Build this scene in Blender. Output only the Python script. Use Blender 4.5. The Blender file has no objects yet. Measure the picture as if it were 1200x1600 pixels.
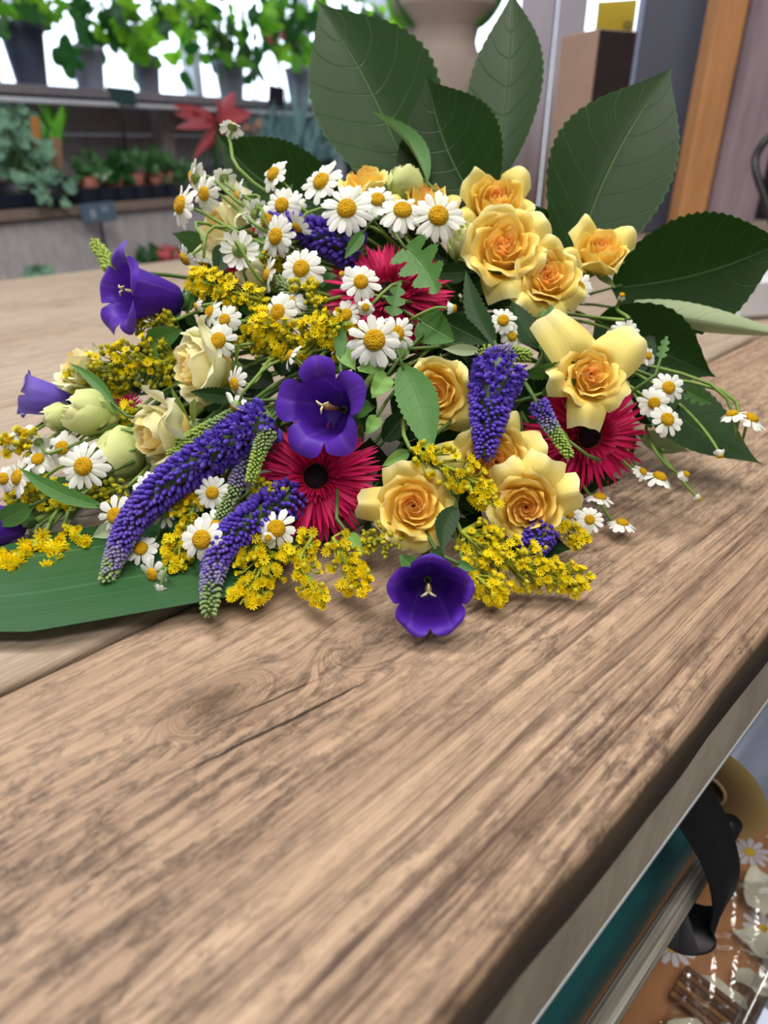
import bpy, math, random
import numpy as np
from mathutils import Vector, Matrix
random.seed(7)
sc = bpy.context.scene
COL = sc.collection
PI = math.pi

# ------------------------------------------------------------------ camera
F_PX, CAM_H, PITCH = 1060.0, 0.20, math.atan(575 / 1060.0)
cam_d = bpy.data.cameras.new('camera'); cam = bpy.data.objects.new('camera', cam_d); COL.objects.link(cam)
cam.location = (0, 0, CAM_H); cam.rotation_euler = (PI / 2 - PITCH, 0, 0)
cam_d.sensor_fit = 'AUTO'; cam_d.sensor_width = 36.0; cam_d.lens = F_PX / 1600 * 36.0
cam_d.clip_start = 0.01; cam_d.clip_end = 60
cam_d.dof.use_dof = True; cam_d.dof.focus_distance = 0.355; cam_d.dof.aperture_fstop = 6.8
sc.camera = cam
# ------------------------------------------------------------------ daylight, lamps, exposure
w = bpy.data.worlds.new('daylight'); sc.world = w; w.use_nodes = True
w.node_tree.nodes['Background'].inputs[0].default_value = (0.80, 0.90, 1.0, 1)
w.node_tree.nodes['Background'].inputs[1].default_value = 3.4
def area(name, loc, target, size, power, color):
    d = bpy.data.lights.new(name, 'AREA'); d.shape = 'RECTANGLE'; d.size, d.size_y = size; d.energy = power; d.color = color
    o = bpy.data.objects.new(name, d); COL.objects.link(o); o.location = loc
    o.rotation_euler = (Vector(target) - Vector(loc)).to_track_quat('-Z', 'Y').to_euler()
    return o
area('overhead_light', (0.30, -0.75, 1.84), (0.30, -0.74, 0.0), (1.6, 0.4), 26.0, (1.0, 0.96, 0.89))  # light added behind the camera to brighten the apron and flower fronts
area('overhead_light', (0.25, 0.25, 1.84), (0.25, 0.26, 0.0), (1.3, 0.35), 16.0, (1.0, 0.96, 0.89))
area('overhead_light', (-0.7, 0.7, 1.84), (-0.7, 0.71, 0.0), (1.3, 0.35), 32.0, (1.0, 0.97, 0.93))
area('overhead_light', (1.4, 1.5, 1.84), (1.4, 1.51, 0.0), (1.3, 0.35), 12.0, (1.0, 0.96, 0.89))
sc.view_settings.view_transform = 'Standard'; sc.view_settings.look = 'None'
sc.view_settings.gamma = 1.0; sc.view_settings.use_curve_mapping = False
sc.view_settings.exposure = 0.02
sc.cycles.max_bounces = 8; sc.cycles.transparent_max_bounces = 12; sc.cycles.sample_clamp_indirect = 6.0

# ------------------------------------------------------------------ geometry helpers
FW = Vector((0, math.cos(PITCH), -math.sin(PITCH))); UP = Vector((0, math.sin(PITCH), math.cos(PITCH))); RT = Vector((1, 0, 0))
CAMP = Vector((0, 0, CAM_H))
def ray(u, v): return RT * ((u - 600) / F_PX) + UP * ((800 - v) / F_PX) + FW
def at(u, v, z): return CAMP + ray(u, v) * z                      # a photo point at a distance z from the camera plane
def ground(u, v, h=0.0):
    r = ray(u, v); return CAMP + r * ((h - CAM_H) / r.z)
def depth(u, v):                                                   # the bouquet is a mound that rises away from the viewer
    z = 0.31 + 0.13 * (1000 - v) / 740 + ((u - 600) / 500) ** 2 * 0.03
    return z
def P(u, v, dz=0.0, lift=0.006):
    z = depth(u, v) + dz; r = ray(u, v)
    if r.z < 0: z = min(z, (lift - CAM_H) / r.z)
    return CAMP + r * z
def zof(p): return (p - CAMP).dot(FW)
def S(px, p): return px * zof(p) / F_PX                            # a length seen as px pixels at point p
def face(a, b, c): return (RT * a + UP * b - FW * c).normalized()  # right, up, towards the viewer
def basis(z, roll=0.0, hint=None):
    z = z.normalized(); h = hint or Vector((0, 0, 1))
    if abs(z.dot(h)) > 0.97: h = Vector((1, 0, 0))
    x = h.cross(z).normalized(); y = z.cross(x)
    c, s = math.cos(roll), math.sin(roll)
    x, y = x * c + y * s, y * c - x * s
    return Matrix(((x.x, y.x, z.x), (x.y, y.y, z.y), (x.z, y.z, z.z)))
def mat4(m3, loc, scale=1.0):
    m = (m3 * scale).to_4x4(); m.translation = loc; return m
def mesh(name, verts, faces, mats, uv=None, smooth=True, fm=None):
    me = bpy.data.meshes.new(name)
    me.from_pydata([tuple(v) for v in verts], [], faces)
    for m in (mats if isinstance(mats, (list, tuple)) else [mats]): me.materials.append(m)
    if uv is not None:
        lay = me.uv_layers.new(name='UVMap'); vi = np.empty(len(me.loops), dtype=np.int32); me.loops.foreach_get('vertex_index', vi)
        lay.data.foreach_set('uv', np.asarray(uv, dtype=np.float32)[vi].ravel())
    if smooth: me.polygons.foreach_set('use_smooth', [True] * len(me.polygons))
    if fm is not None: me.polygons.foreach_set('material_index', fm)
    me.update(); return me
def obj(name, me, parent=None, m=None):
    o = bpy.data.objects.new(name, me); COL.objects.link(o)
    if parent is not None: o.parent = parent
    if m is not None: o.matrix_basis = m
    return o
def tag(o, label, cat, group=None, kind=None):
    o['label'] = label
    if cat: o['category'] = cat
    if group: o['group'] = group
    if kind: o['kind'] = kind
    return o
def thing(name, label, cat, m=None, group=None):
    o = bpy.data.objects.new(name, None); COL.objects.link(o); o.empty_display_size = 0.01
    if m is not None: o.matrix_basis = m
    return tag(o, label, cat, group)
class MB:                                                          # collects verts / faces / uv / material index
    def __init__(s): s.v = []; s.f = []; s.uv = []; s.m = []
    def add(s, v, f, uv=None, mi=0, M=None):
        o = len(s.v); s.v += [tuple(M @ Vector(p)) for p in v] if M is not None else [tuple(p) for p in v]
        s.f += [tuple(i + o for i in q) for q in f]; s.uv += list(uv) if uv else [(0.5, 0.5)] * len(v); s.m += [mi] * len(f)
    def mesh(s, name, mats, smooth=True): return mesh(name, s.v, s.f, mats, s.uv, smooth, s.m)
def grid(nu, nv, fn):
    v = []; uv = []; f = []
    for j in range(nv + 1):
        for i in range(nu + 1):
            a, b = i / nu * 2 - 1, j / nv
            v.append(fn(a, b)); uv.append((i / nu, b))
    for j in range(nv):
        for i in range(nu):
            k = j * (nu + 1) + i; f.append((k, k + 1, k + nu + 2, k + nu + 1))
    return v, f, uv
def catmull(pts, n):
    pts = [Vector(p) for p in pts]
    if len(pts) == 2: return [pts[0].lerp(pts[1], i / n) for i in range(n + 1)]
    q = [pts[0] * 2 - pts[1]] + pts + [pts[-1] * 2 - pts[-2]]; out = []; k = len(pts) - 1
    for i in range(n + 1):
        x = i / n * k; s = min(int(x), k - 1); t = x - s; a, b, c, d = q[s:s + 4]
        out.append(0.5 * ((2 * b) + (c - a) * t + (2 * a - 5 * b + 4 * c - d) * t * t + (3 * b - a - 3 * c + d) * t ** 3))
    return out
def bez(a, b, c, d, n): return [a * (1 - t) ** 3 + b * 3 * t * (1 - t) ** 2 + c * 3 * t * t * (1 - t) + d * t ** 3 for t in [i / n for i in range(n + 1)]]
def tube(pts, rad, ns=6, cap=True):
    pts = [Vector(p) for p in pts]; n = len(pts); R = rad if hasattr(rad, '__len__') else [rad] * n
    v = []; f = []; uv = []; x = None
    for i, p in enumerate(pts):
        d = (pts[min(i + 1, n - 1)] - pts[max(i - 1, 0)]).normalized()
        if x is None: x = d.orthogonal().normalized()
        x = (x - d * x.dot(d)).normalized(); y = d.cross(x)
        for k in range(ns):
            a = 2 * PI * k / ns; v.append(p + (x * math.cos(a) + y * math.sin(a)) * R[i]); uv.append((k / ns, i / (n - 1)))
    for i in range(n - 1):
        for k in range(ns): f.append((i * ns + k, i * ns + (k + 1) % ns, (i + 1) * ns + (k + 1) % ns, (i + 1) * ns + k))
    if cap: f.append(tuple(range(ns))[::-1]); f.append(tuple((n - 1) * ns + k for k in range(ns)))
    return v, f, uv
def lathe(prof, ns=24):
    v = []; f = []; uv = []
    for i, (r, z) in enumerate(prof):
        for k in range(ns):
            a = 2 * PI * k / ns; v.append((r * math.cos(a), r * math.sin(a), z)); uv.append((k / ns, i / (len(prof) - 1)))
    for i in range(len(prof) - 1):
        for k in range(ns): f.append((i * ns + k, i * ns + (k + 1) % ns, (i + 1) * ns + (k + 1) % ns, (i + 1) * ns + k))
    return v, f, uv
def box(a, b, bev=0.0):
    (x0, y0, z0), (x1, y1, z1) = a, b
    if bev <= 0:
        v = [(x, y, z) for z in (z0, z1) for y in (y0, y1) for x in (x0, x1)]
        return v, [(0, 2, 3, 1), (4, 5, 7, 6), (0, 1, 5, 4), (2, 6, 7, 3), (0, 4, 6, 2), (1, 3, 7, 5)], None
    v = []; idx = {}
    for sx in (0, 1):
        for sy in (0, 1):
            for sz in (0, 1):
                X = (x0, x1)[sx]; Y = (y0, y1)[sy]; Z = (z0, z1)[sz]; dx, dy, dz = bev * (1 - 2 * sx), bev * (1 - 2 * sy), bev * (1 - 2 * sz)
                idx[sx, sy, sz, 0] = len(v); v.append((X, Y + dy, Z + dz)); idx[sx, sy, sz, 1] = len(v); v.append((X + dx, Y, Z + dz)); idx[sx, sy, sz, 2] = len(v); v.append((X + dx, Y + dy, Z))
    f = []; I = lambda s, a: idx[s[0], s[1], s[2], a]
    def q(*l): f.append(l)
    for s in (0, 1):
        q(*[I((s, a, b), 0) for a, b in ((0, 0), (0, 1), (1, 1), (1, 0))][::(-1 if s else 1)])
        q(*[I((a, s, b), 1) for a, b in ((0, 0), (1, 0), (1, 1), (0, 1))][::(-1 if s else 1)])
        q(*[I((a, b, s), 2) for a, b in ((0, 0), (0, 1), (1, 1), (1, 0))][::(-1 if s else 1)])
    for a in (0, 1):
        for b in (0, 1):
            q(I((a, b, 0), 0), I((a, b, 1), 0), I((a, b, 1), 1), I((a, b, 0), 1))
            q(I((a, 0, b), 0), I((a, 1, b), 0), I((a, 1, b), 2), I((a, 0, b), 2))
            q(I((0, a, b), 1), I((1, a, b), 1), I((1, a, b), 2), I((0, a, b), 2))
            for c in (0, 1): q(I((a, b, c), 0), I((a, b, c), 1), I((a, b, c), 2))
    return v, f, None

# ------------------------------------------------------------------ materials
def lin(c):
    if isinstance(c, str): c = [int(c[i:i + 2], 16) / 255 for i in (0, 2, 4)]
    return tuple(((x + 0.055) / 1.055) ** 2.4 if x > 0.04045 else x / 12.92 for x in c) + (1.0,)
class NT:
    def __init__(s, name):
        s.mat = bpy.data.materials.new(name); s.mat.use_nodes = True; s.t = s.mat.node_tree; s.n = s.t.nodes
        s.b = s.n['Principled BSDF']; s.out = s.n['Material Output']
    def new(s, k, **kw):
        n = s.n.new('ShaderNode' + k)
        for a, b in kw.items(): setattr(n, a, b)
        return n
    def put(s, sock, x):
        if isinstance(x, bpy.types.NodeSocket): s.t.links.new(x, sock)
        elif isinstance(x, (tuple, list)) and sock.type == 'RGBA' and len(x) == 3: sock.default_value = tuple(x) + (1,)
        else: sock.default_value = x
    def math(s, op, a, b=0.0, c=None, clamp=False):
        n = s.new('Math', operation=op, use_clamp=clamp); s.put(n.inputs[0], a); s.put(n.inputs[1], b)
        if c is not None: s.put(n.inputs[2], c)
        return n.outputs[0]
    def mix(s, f, a, b, mode='MIX'):
        n = s.new('MixRGB', blend_type=mode); s.put(n.inputs[0], f); s.put(n.inputs[1], a); s.put(n.inputs[2], b); return n.outputs[0]
    def noise(s, vec, scale=5.0, detail=3.0, rough=0.5, dist=0.0):
        n = s.new('TexNoise'); s.put(n.inputs['Vector'], vec); n.inputs['Scale'].default_value = scale; n.inputs['Detail'].default_value = detail
        n.inputs['Roughness'].default_value = rough; n.inputs['Distortion'].default_value = dist; return n.outputs[0]
    def map(s, vec, scale=(1, 1, 1), loc=(0, 0, 0)):
        n = s.new('Mapping'); s.put(n.inputs[0], vec); n.inputs['Scale'].default_value = scale; n.inputs['Location'].default_value = loc; return n.outputs[0]
    def ramp(s, f, stops):
        n = s.new('ValToRGB'); e = n.color_ramp.elements
        while len(e) < len(stops): e.new(0.5)
        for i, (p, c) in enumerate(stops):
            e[i].position = p; e[i].color = c if isinstance(c, tuple) and len(c) == 4 else ((c, c, c, 1) if isinstance(c, (int, float)) else lin(c))
        s.put(n.inputs[0], f); return n.outputs[0]
    def co(s, k='Object'): return s.new('TexCoord').outputs[k]
    def sep(s, v):
        n = s.new('SeparateXYZ'); s.put(n.inputs[0], v); return n.outputs
    def comb(s, x, y, z=0.0):
        n = s.new('CombineXYZ'); [s.put(n.inputs[i], q) for i, q in enumerate((x, y, z))]; return n.outputs[0]
    def rnd(s): return s.new('ObjectInfo').outputs['Random']
    def bump(s, h, strength=0.3, dist=0.01):
        n = s.new('Bump'); n.inputs['Strength'].default_value = strength; n.inputs['Distance'].default_value = dist; s.put(n.inputs['Height'], h)
        s.put(s.b.inputs['Normal'], n.outputs[0]); return n.outputs[0]
    def fin(s, col, rough=0.5, spec=0.5, transl=0.0, tcol=None, metal=0.0):
        s.put(s.b.inputs['Base Color'], col); s.put(s.b.inputs['Roughness'], rough); s.b.inputs['Specular IOR Level'].default_value = spec; s.b.inputs['Metallic'].default_value = metal
        if transl > 0:
            t = s.new('BsdfTranslucent'); s.put(t.inputs[0], tcol if tcol is not None else col)
            m = s.new('MixShader'); m.inputs[0].default_value = transl; s.t.links.new(s.b.outputs[0], m.inputs[1]); s.t.links.new(t.outputs[0], m.inputs[2]); s.t.links.new(m.outputs[0], s.out.inputs[0])
        return s.mat
def plain(name, c, rough=0.5, spec=0.4, var=0.12, scale=30.0, transl=0.0, metal=0.0, bump=0.0):
    k = NT(name); n = k.noise(k.co(), scale, 3, 0.6); base = lin(c)
    dark = tuple(x * (1 - 2 * var) for x in base[:3]); lite = tuple(min(1, x * (1 + var)) for x in base[:3])
    col = k.mix(n, dark, lite)
    if bump: k.bump(n, bump, 0.002)
    return k.fin(col, rough, spec, transl, None, metal)
def petalm(name, c0, c1, rim=None, rough=0.55, transl=0.25, vein=40.0, var=0.1, p=(0.0, 1.0), spec=0.25):
    k = NT(name); uv = k.co('UV'); s = k.sep(uv); r = k.rnd()
    stops = [(p[0], c0), (p[1], c1)]
    if rim: stops = [(p[0], c0), (p[1] * 0.88, c1), (1.0, rim)]
    col = k.ramp(s[1], stops)
    n = k.noise(k.comb(k.math('MULTIPLY', s[0], vein), k.math('MULTIPLY', s[1], 3.0), k.math('MULTIPLY', r, 9.0)), 1.0, 3, 0.6)
    f = k.math('ADD', k.math('MULTIPLY', n, var * 2), 1 - var * 1.1); f = k.math('MULTIPLY', f, k.math('ADD', k.math('MULTIPLY', r, var * 1.2), 1 - var * 0.6))
    col = k.mix(1.0, col, k.comb(f, f, f), 'MULTIPLY'); k.bump(n, 0.25, 0.0006)
    return k.fin(col, rough, spec, transl)
def leafm(name, c0, c1, vein, rough=0.4, spec=0.45, transl=0.12, tc=None, nv=7.0, slant=1.1, midw=0.025, vs=0.6, back=None):
    k = NT(name); uv = k.co('UV'); s = k.sep(uv); r = k.rnd()
    a = k.math('ABSOLUTE', k.math('SUBTRACT', s[0], 0.5))
    curv = k.math('MULTIPLY', k.math('POWER', k.math('MULTIPLY', a, 2.0), 1.4), 0.5 * slant / nv * 2)
    q = k.math('MULTIPLY', k.math('SUBTRACT', s[1], curv), nv); q = k.math('ADD', q, k.math('MULTIPLY', k.noise(uv, 3.0, 2), 0.35))
    fr = k.math('ABSOLUTE', k.math('SUBTRACT', k.math('FRACT', q), 0.5))
    side = k.math('SUBTRACT', 1.0, k.math('DIVIDE', fr, 0.035), clamp=True)
    mid = k.math('SUBTRACT', 1.0, k.math('DIVIDE', a, midw), clamp=True)
    net = k.new('TexVoronoi', feature='DISTANCE_TO_EDGE'); k.put(net.inputs['Vector'], k.map(uv, (1, 2, 1))); net.inputs['Scale'].default_value = 16
    netl = k.math('SUBTRACT', 1.0, k.math('DIVIDE', net.outputs['Distance'], 0.05), clamp=True)
    vm = k.math('MAXIMUM', k.math('MULTIPLY', side, 0.45 * vs), k.math('MAXIMUM', k.math('MULTIPLY', mid, vs), k.math('MULTIPLY', netl, 0.10 * vs)))
    n = k.noise(k.co(), 26.0, 4, 0.6)
    col = k.mix(n, lin(c0), lin(c1)); f = k.math('ADD', k.math('MULTIPLY', r, 0.3), 0.85); col = k.mix(1.0, col, k.comb(f, f, f), 'MULTIPLY')
    col = k.mix(vm, col, lin(vein))
    edge = k.math('MULTIPLY', k.math('SUBTRACT', a, 0.485), 60.0, clamp=True); col = k.mix(k.math('MULTIPLY', edge, 0.5), col, lin(vein))
    if back:
        g = k.new('NewGeometry'); col = k.mix(g.outputs['Backfacing'], col, lin(back))
    k.bump(k.math('SUBTRACT', k.math('MULTIPLY', n, 0.4), k.math('MAXIMUM', mid, k.math('MULTIPLY', side, 0.7))), 0.35, 0.0012)
    return k.fin(col, rough, spec, transl, tc and lin(tc))
# ------------------------------------------------------------------ the work table (boards run towards the far end)
TH = math.radians(44.43)
TV = Vector((math.cos(TH), math.sin(TH), 0)); NV = Vector((-math.sin(TH), math.cos(TH), 0))
def tb(u, v):
    p = ground(u, v); return p.dot(TV), p.dot(NV)
def tw(t, n, z): return TV * t + NV * n + Vector((0, 0, z))
def woodm(name, light, tan, dark, dirt, knots=(), cracks=(), grey=0.0, gap_freq=150.0, dirtamt=1.0, side=True, edge=False):
    k = NT(name); co = k.co(); r = k.rnd(); s0 = k.sep(co); x, y, z = s0
    ro = k.math('MULTIPLY', r, 13.0)
    xr = k.math('ADD', x, ro); base = k.comb(xr, y, z)
    wob = k.math('MULTIPLY', k.math('SUBTRACT', k.noise(k.map(base, (2.2, 9, 1)), 1.0, 3, 0.5), 0.5), 0.030)
    yy = k.math('ADD', y, wob); km = None
    for (t0, n0, sz) in knots:
        dx = k.math('MULTIPLY', k.math('SUBTRACT', x, t0), 0.5); dy = k.math('SUBTRACT', y, n0)
        d = k.math('SQRT', k.math('ADD', k.math('MULTIPLY', dx, dx), k.math('MULTIPLY', dy, dy)))
        e = k.math('POWER', 2.718, k.math('MULTIPLY', k.math('POWER', k.math('DIVIDE', d, sz), 2.0), -1.0))
        nd = k.math('ADD', d, k.math('MULTIPLY', k.noise(base, 60.0, 3), 0.010))
        n = k.new('MixRGB'); mixn = k.math('ADD', k.math('MULTIPLY', yy, k.math('SUBTRACT', 1.0, e)), k.math('MULTIPLY', nd, e)); yy = mixn
        km = e if km is None else k.math('MAXIMUM', km, e)
    g1 = k.noise(k.comb(k.math('MULTIPLY', xr, 2.0), k.math('MULTIPLY', yy, gap_freq), ro), 1.0, 3, 0.55)
    g2 = k.noise(k.comb(k.math('MULTIPLY', xr, 9.0), k.math('MULTIPLY', yy, gap_freq * 4.5), ro), 1.0, 4, 0.65)
    g3 = k.noise(k.comb(k.math('MULTIPLY', xr, 30.0), k.math('MULTIPLY', yy, gap_freq * 11.0), ro), 1.0, 4, 0.75)
    bands = k.math('SINE', k.math('ADD', k.math('MULTIPLY', yy, 2 * PI / 0.0068), k.math('MULTIPLY', k.noise(k.map(base, (3, 30, 1)), 1.0, 3), 5.0)))
    lf = k.noise(k.map(base, (5, 9, 1)), 1.0, 3, 0.6)
    blot = k.noise(k.map(base, (52, 150, 20)), 1.0, 8, 0.75, 0.3)
    patch = k.noise(k.map(base, (6, 15, 5), (3, 1, 0)), 1.0, 4, 0.6)
    fleck = k.noise(k.map(base, (170, 520, 100)), 1.0, 5, 0.7)
    col = k.mix(k.ramp(lf, [(0.3, 0.0), (0.7, 1.0)]), lin(tan), lin(light))
    str1 = k.ramp(g1, [(0.42, 0.0), (0.70, 1.0)]); str2 = k.ramp(g2, [(0.45, 0.0), (0.72, 1.0)]); bd = k.ramp(bands, [(0.1, 0.0), (1.0, 1.0)])
    m = k.math('ADD', k.math('MULTIPLY', str1, 0.55), k.math('ADD', k.math('MULTIPLY', str2, 0.55), k.math('MULTIPLY', k.math('MULTIPLY', bd, k.ramp(patch, [(0.35, 0.1), (0.6, 1.0)])), 0.42)))
    m = k.math('ADD', m, k.math('MULTIPLY', k.math('SUBTRACT', k.ramp(g3, [(0.38, 0.0), (0.64, 1.0)]), 0.35), 0.55), clamp=True)
    if edge:
        ew = k.math('MULTIPLY', k.math('SUBTRACT', 0.17, y), 9.0, clamp=True); m = k.math('MULTIPLY', m, k.math('ADD', k.math('MULTIPLY', ew, 0.85), 0.95))
    col = k.mix(k.math('MULTIPLY', m, 0.62, clamp=True), col, lin(dark))
    pm = k.ramp(patch, [(0.34, 0.25), (0.60, 1.0)])
    dm = k.math('MULTIPLY', k.math('MULTIPLY', k.ramp(blot, [(0.47, 0.0), (0.55, 1.0)]), pm), k.math('ADD', k.math('MULTIPLY', k.ramp(fleck, [(0.35, 0.0), (0.6, 1.0)]), 0.8), 0.2))
    col = k.mix(k.math('MULTIPLY', dm, 0.85 * dirtamt, clamp=True), col, lin(dirt))
    cm = k.math('MULTIPLY', k.ramp(fleck, [(0.60, 0.0), (0.74, 1.0)]), k.ramp(blot, [(0.45, 0.0), (0.7, 1.0)]))
    col = k.mix(k.math('MULTIPLY', cm, 0.5), col, lin('E0C7A6'))
    if km is not None:
        kn = k.math('MULTIPLY', k.ramp(km, [(0.45, 0.0), (0.95, 1.0)]), k.ramp(k.noise(base, 90.0, 5, 0.7), [(0.3, 0.2), (0.65, 1.0)])); col = k.mix(k.math('MULTIPLY', kn, 0.75), col, lin('4A372B'))
    hgt = k.math('ADD', k.math('ADD', k.math('MULTIPLY', g2, 0.7), k.math('MULTIPLY', g3, 0.35)), k.math('ADD', k.math('MULTIPLY', bands, 0.10), k.math('MULTIPLY', blot, 0.5)))
    for (t0, n0, t1, n1, wd) in cracks:
        sl = (n1 - n0) / (t1 - t0)
        ln = k.math('ADD', k.math('MULTIPLY', k.math('SUBTRACT', x, t0), sl), n0)
        ln = k.math('ADD', ln, k.math('MULTIPLY', k.math('SUBTRACT', k.noise(k.map(co, (40, 1, 1)), 1.0, 3), 0.5), 0.004))
        inside = k.math('MULTIPLY', k.math('SUBTRACT', x, t0), k.math('SUBTRACT', t1, x)); taper = k.math('MULTIPLY', inside, 4.0 / (t1 - t0) ** 2, clamp=True)
        c = k.math('SUBTRACT', 1.0, k.math('DIVIDE', k.math('ABSOLUTE', k.math('SUBTRACT', y, ln)), k.math('ADD', k.math('MULTIPLY', taper, wd), 1e-6)), clamp=True)
        c = k.math('MULTIPLY', k.math('MULTIPLY', c, 1.6, clamp=True), k.math('GREATER_THAN', inside, 0.0))
        col = k.mix(c, col, lin('2B1E16')); hgt = k.math('SUBTRACT', hgt, k.math('MULTIPLY', c, 1.5))
    if grey: col = k.mix(grey, col, lin('8B8378'))
    if side: sidef = k.math('MULTIPLY', k.math('SUBTRACT', -0.004, z), 300.0, clamp=True)
    if side: col = k.mix(sidef, col, k.mix(k.noise(k.map(co, (20, 1, 120)), 1.0, 5, 0.7), lin('3A2E25'), lin('77624C')))
    k.bump(hgt, 0.55, 0.0014)
    return k.fin(col, k.math('ADD', k.math('MULTIPLY', blot, 0.25), 0.40), 0.35)
K = [(*tb(345, 1092), 0.008), (*tb(600, 985), 0.012)]
CR = [(*tb(270, 1215), *tb(585, 1060), 0.0011), (*tb(330, 1135), *tb(505, 1058), 0.0006)]
wood_front = woodm('worn_scaffold_board', 'C9AD93', 'AA8D74', '563F33', '3A2B24', K, CR, edge=True)
wood_back = woodm('pale_scaffold_board', 'C9B6A3', 'B29C88', '74604F', '625046', [(*tb(95, 478), 0.006)], (), 0.12, dirtamt=0.45)
apron_m = woodm('weathered_apron_wood', 'D2C6B8', 'C0B3A4', '85786A', '6A5E53', (), (), 0.1, 170.0, dirtamt=0.3, side=False)
white_edge = plain('white_painted_edge', 'C9CED2', 0.5)
HF = (0.0546, 0.2655, 0.450, 0.634, 0.858, 1.077, 1.296)
T0, T1 = -0.45, 2.35
table = thing('work_table', 'worn scaffold-board work table that the bouquet lies on', 'table', mat4(Matrix.Rotation(TH, 3, 'Z'), Vector((0, 0, 0))))
def plank(n0, n1, mt, wobble, seed):
    rr = random.Random(seed); prof = [(0, -0.035), (0, -0.005), (0.0012, -0.0018), (0.004, -0.0002), (0.008, 0)]
    W = n1 - n0; sec = [(n0 + a, b) for a, b in prof] + [(n0 + W * q, 0.0) for q in (0.25, 0.5, 0.75)] + [(n1 - a, b) for a, b in prof[::-1]]
    v = []; f = []; nt = 90; ph = [rr.uniform(0, 6) for _ in range(6)]
    for i in range(nt + 1):
        t = T0 + (T1 - T0) * (i / nt) ** 1.5
        e0 = wobble * (math.sin(t * 31 + ph[0]) + 0.6 * math.sin(t * 83 + ph[1])); e1 = wobble * (math.sin(t * 27 + ph[2]) + 0.6 * math.sin(t * 71 + ph[3]))
        for j, (n, z) in enumerate(sec): v.append((t, n + (e0 if j < 5 else e1 if j > 7 else 0), z))
    m = len(sec)
    for i in range(nt):
        for j in range(m): f.append((i * m + j, (i + 1) * m + j, (i + 1) * m + (j + 1) % m, i * m + (j + 1) % m))
    f += [tuple(range(m)), tuple(nt * m + j for j in range(m))[::-1]]
    return mesh('plank', v, f, mt)
for i in range(6):
    g0, g1 = (0.0 if i == 0 else 0.0022), (0.0022)
    obj('plank', plank(HF[i] + g0, HF[i + 1] - g1, wood_front if i == 0 else wood_back, 0.0006, i), table)
b = MB(); b.add(*box((T0 + .02, 0.0565, -0.096), (T1, 0.082, -0.0352), 0.0015)); obj('apron', b.mesh('apron', apron_m, False), table)
b = MB(); b.add(*box((T0 + .02, 0.0562, -0.1005), (T1, 0.084, -0.0962), 0.0008)); obj('apron_edge', b.mesh('apron_edge', white_edge, False), table)
b = MB(); b.add(*box((T0 + .02, 1.20, -0.10), (T1, 1.23, -0.0352), 0.0015)); obj('apron', b.mesh('apron', apron_m, False), table)
for t in (T0 + 0.03, T1 - 0.13):
    for n in (0.0825, 1.10):
        b = MB(); b.add(*box((t, n, -0.9), (t + 0.09, n + 0.09, -0.0352), 0.003)); obj('leg', b.mesh('leg', apron_m, False), table)
for i, t in enumerate((0.02, 0.95, 1.75)):
    b = MB(); b.add(*box((t, 0.0845, -0.075), (t + 0.06, 1.199, -0.0352), 0.002)); obj('cross_bar', b.mesh('cross_bar', apron_m, False), table)

# ------------------------------------------------------------------ floor, far wall with windows
def struct(name, me, label, m=None):
    o = obj(name, me, None, m); o['kind'] = 'structure'; o['label'] = label; return o
floor_m = plain('dark_shop_floor', '4A4A4E', 0.6, 0.3, 0.15, 6)
b = MB(); b.add(*box((-4.5, -2.0, -0.95), (6.0, 6.0, -0.9))); struct('floor', b.mesh('floor', floor_m, False), 'dark grey shop floor under the tables')
shell_m = plain('shop_wall_paint', 'BDB8B0', 0.8, 0.2, 0.08, 3)
for nm, a_, b_, lb in (('ceiling', (-4.0, -1.7, 1.9), (4.5, 6.2, 1.96), 'plain shop ceiling over the work table'), ('wall_front', (-4.0, -1.7, -0.9), (4.5, -1.6, 1.9), 'plain shop wall facing the windows'), ('wall_side', (4.3, -1.6, -0.9), (4.4, 3.2, 1.9), 'plain shop wall beyond the table end'), ('wall_left', (-2.6, -1.6, -0.9), (-2.5, 1.7, 1.9), 'plain shop wall at the near end of the plant shelf')):
    b = MB(); b.add(*box(a_, b_)); struct(nm, b.mesh(nm, shell_m, False), lb)
SH_A = math.radians(56.5); SD = Vector((math.cos(SH_A), math.sin(SH_A), 0)); MD = Vector((-math.sin(SH_A), math.cos(SH_A), 0))
SO = at(0, 128, 2.0); SO.z = 0
def sw(s, m, z): return SO + SD * s + MD * m + Vector((0, 0, z))
SM = Matrix(((SD.x, MD.x, 0), (SD.y, MD.y, 0), (0, 0, 1)))
def onm(u, v, m):                                                  # where the ray through a photo point meets the shelf plane at depth m
    r = ray(u, v); k = (m - (CAMP - SO).dot(MD)) / r.dot(MD); p = CAMP + r * k; return (p - SO).dot(SD), p.z, p
def loc_s(p): return SM.transposed() @ (p - SO)
MS = mat4(SM, SO)
frame_m = plain('white_window_paint', 'D5DAE6', 0.5, 0.4, 0.05); wallw = plain('pale_plaster', 'B9BCC8', 0.8, 0.2, 0.08, 8)
k = NT('window_glass'); gl = k.new('BsdfGlossy'); gl.inputs['Roughness'].default_value = 0.05; tr = k.new('BsdfTransparent'); tr.inputs[0].default_value = (0.97, 0.98, 1, 1)
mx = k.new('MixShader'); mx.inputs[0].default_value = 0.06; k.t.links.new(tr.outputs[0], mx.inputs[1]); k.t.links.new(gl.outputs[0], mx.inputs[2]); k.t.links.new(mx.outputs[0], k.out.inputs[0]); glass_m = k.mat
WM = 0.62
b = MB(); b.add(*box((-1.2, WM, -0.9), (3.6, WM + 0.1, 0.30))); struct('wall_back', b.mesh('wall_back', wallw, False), 'low pale wall under the shop windows', MS)
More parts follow.
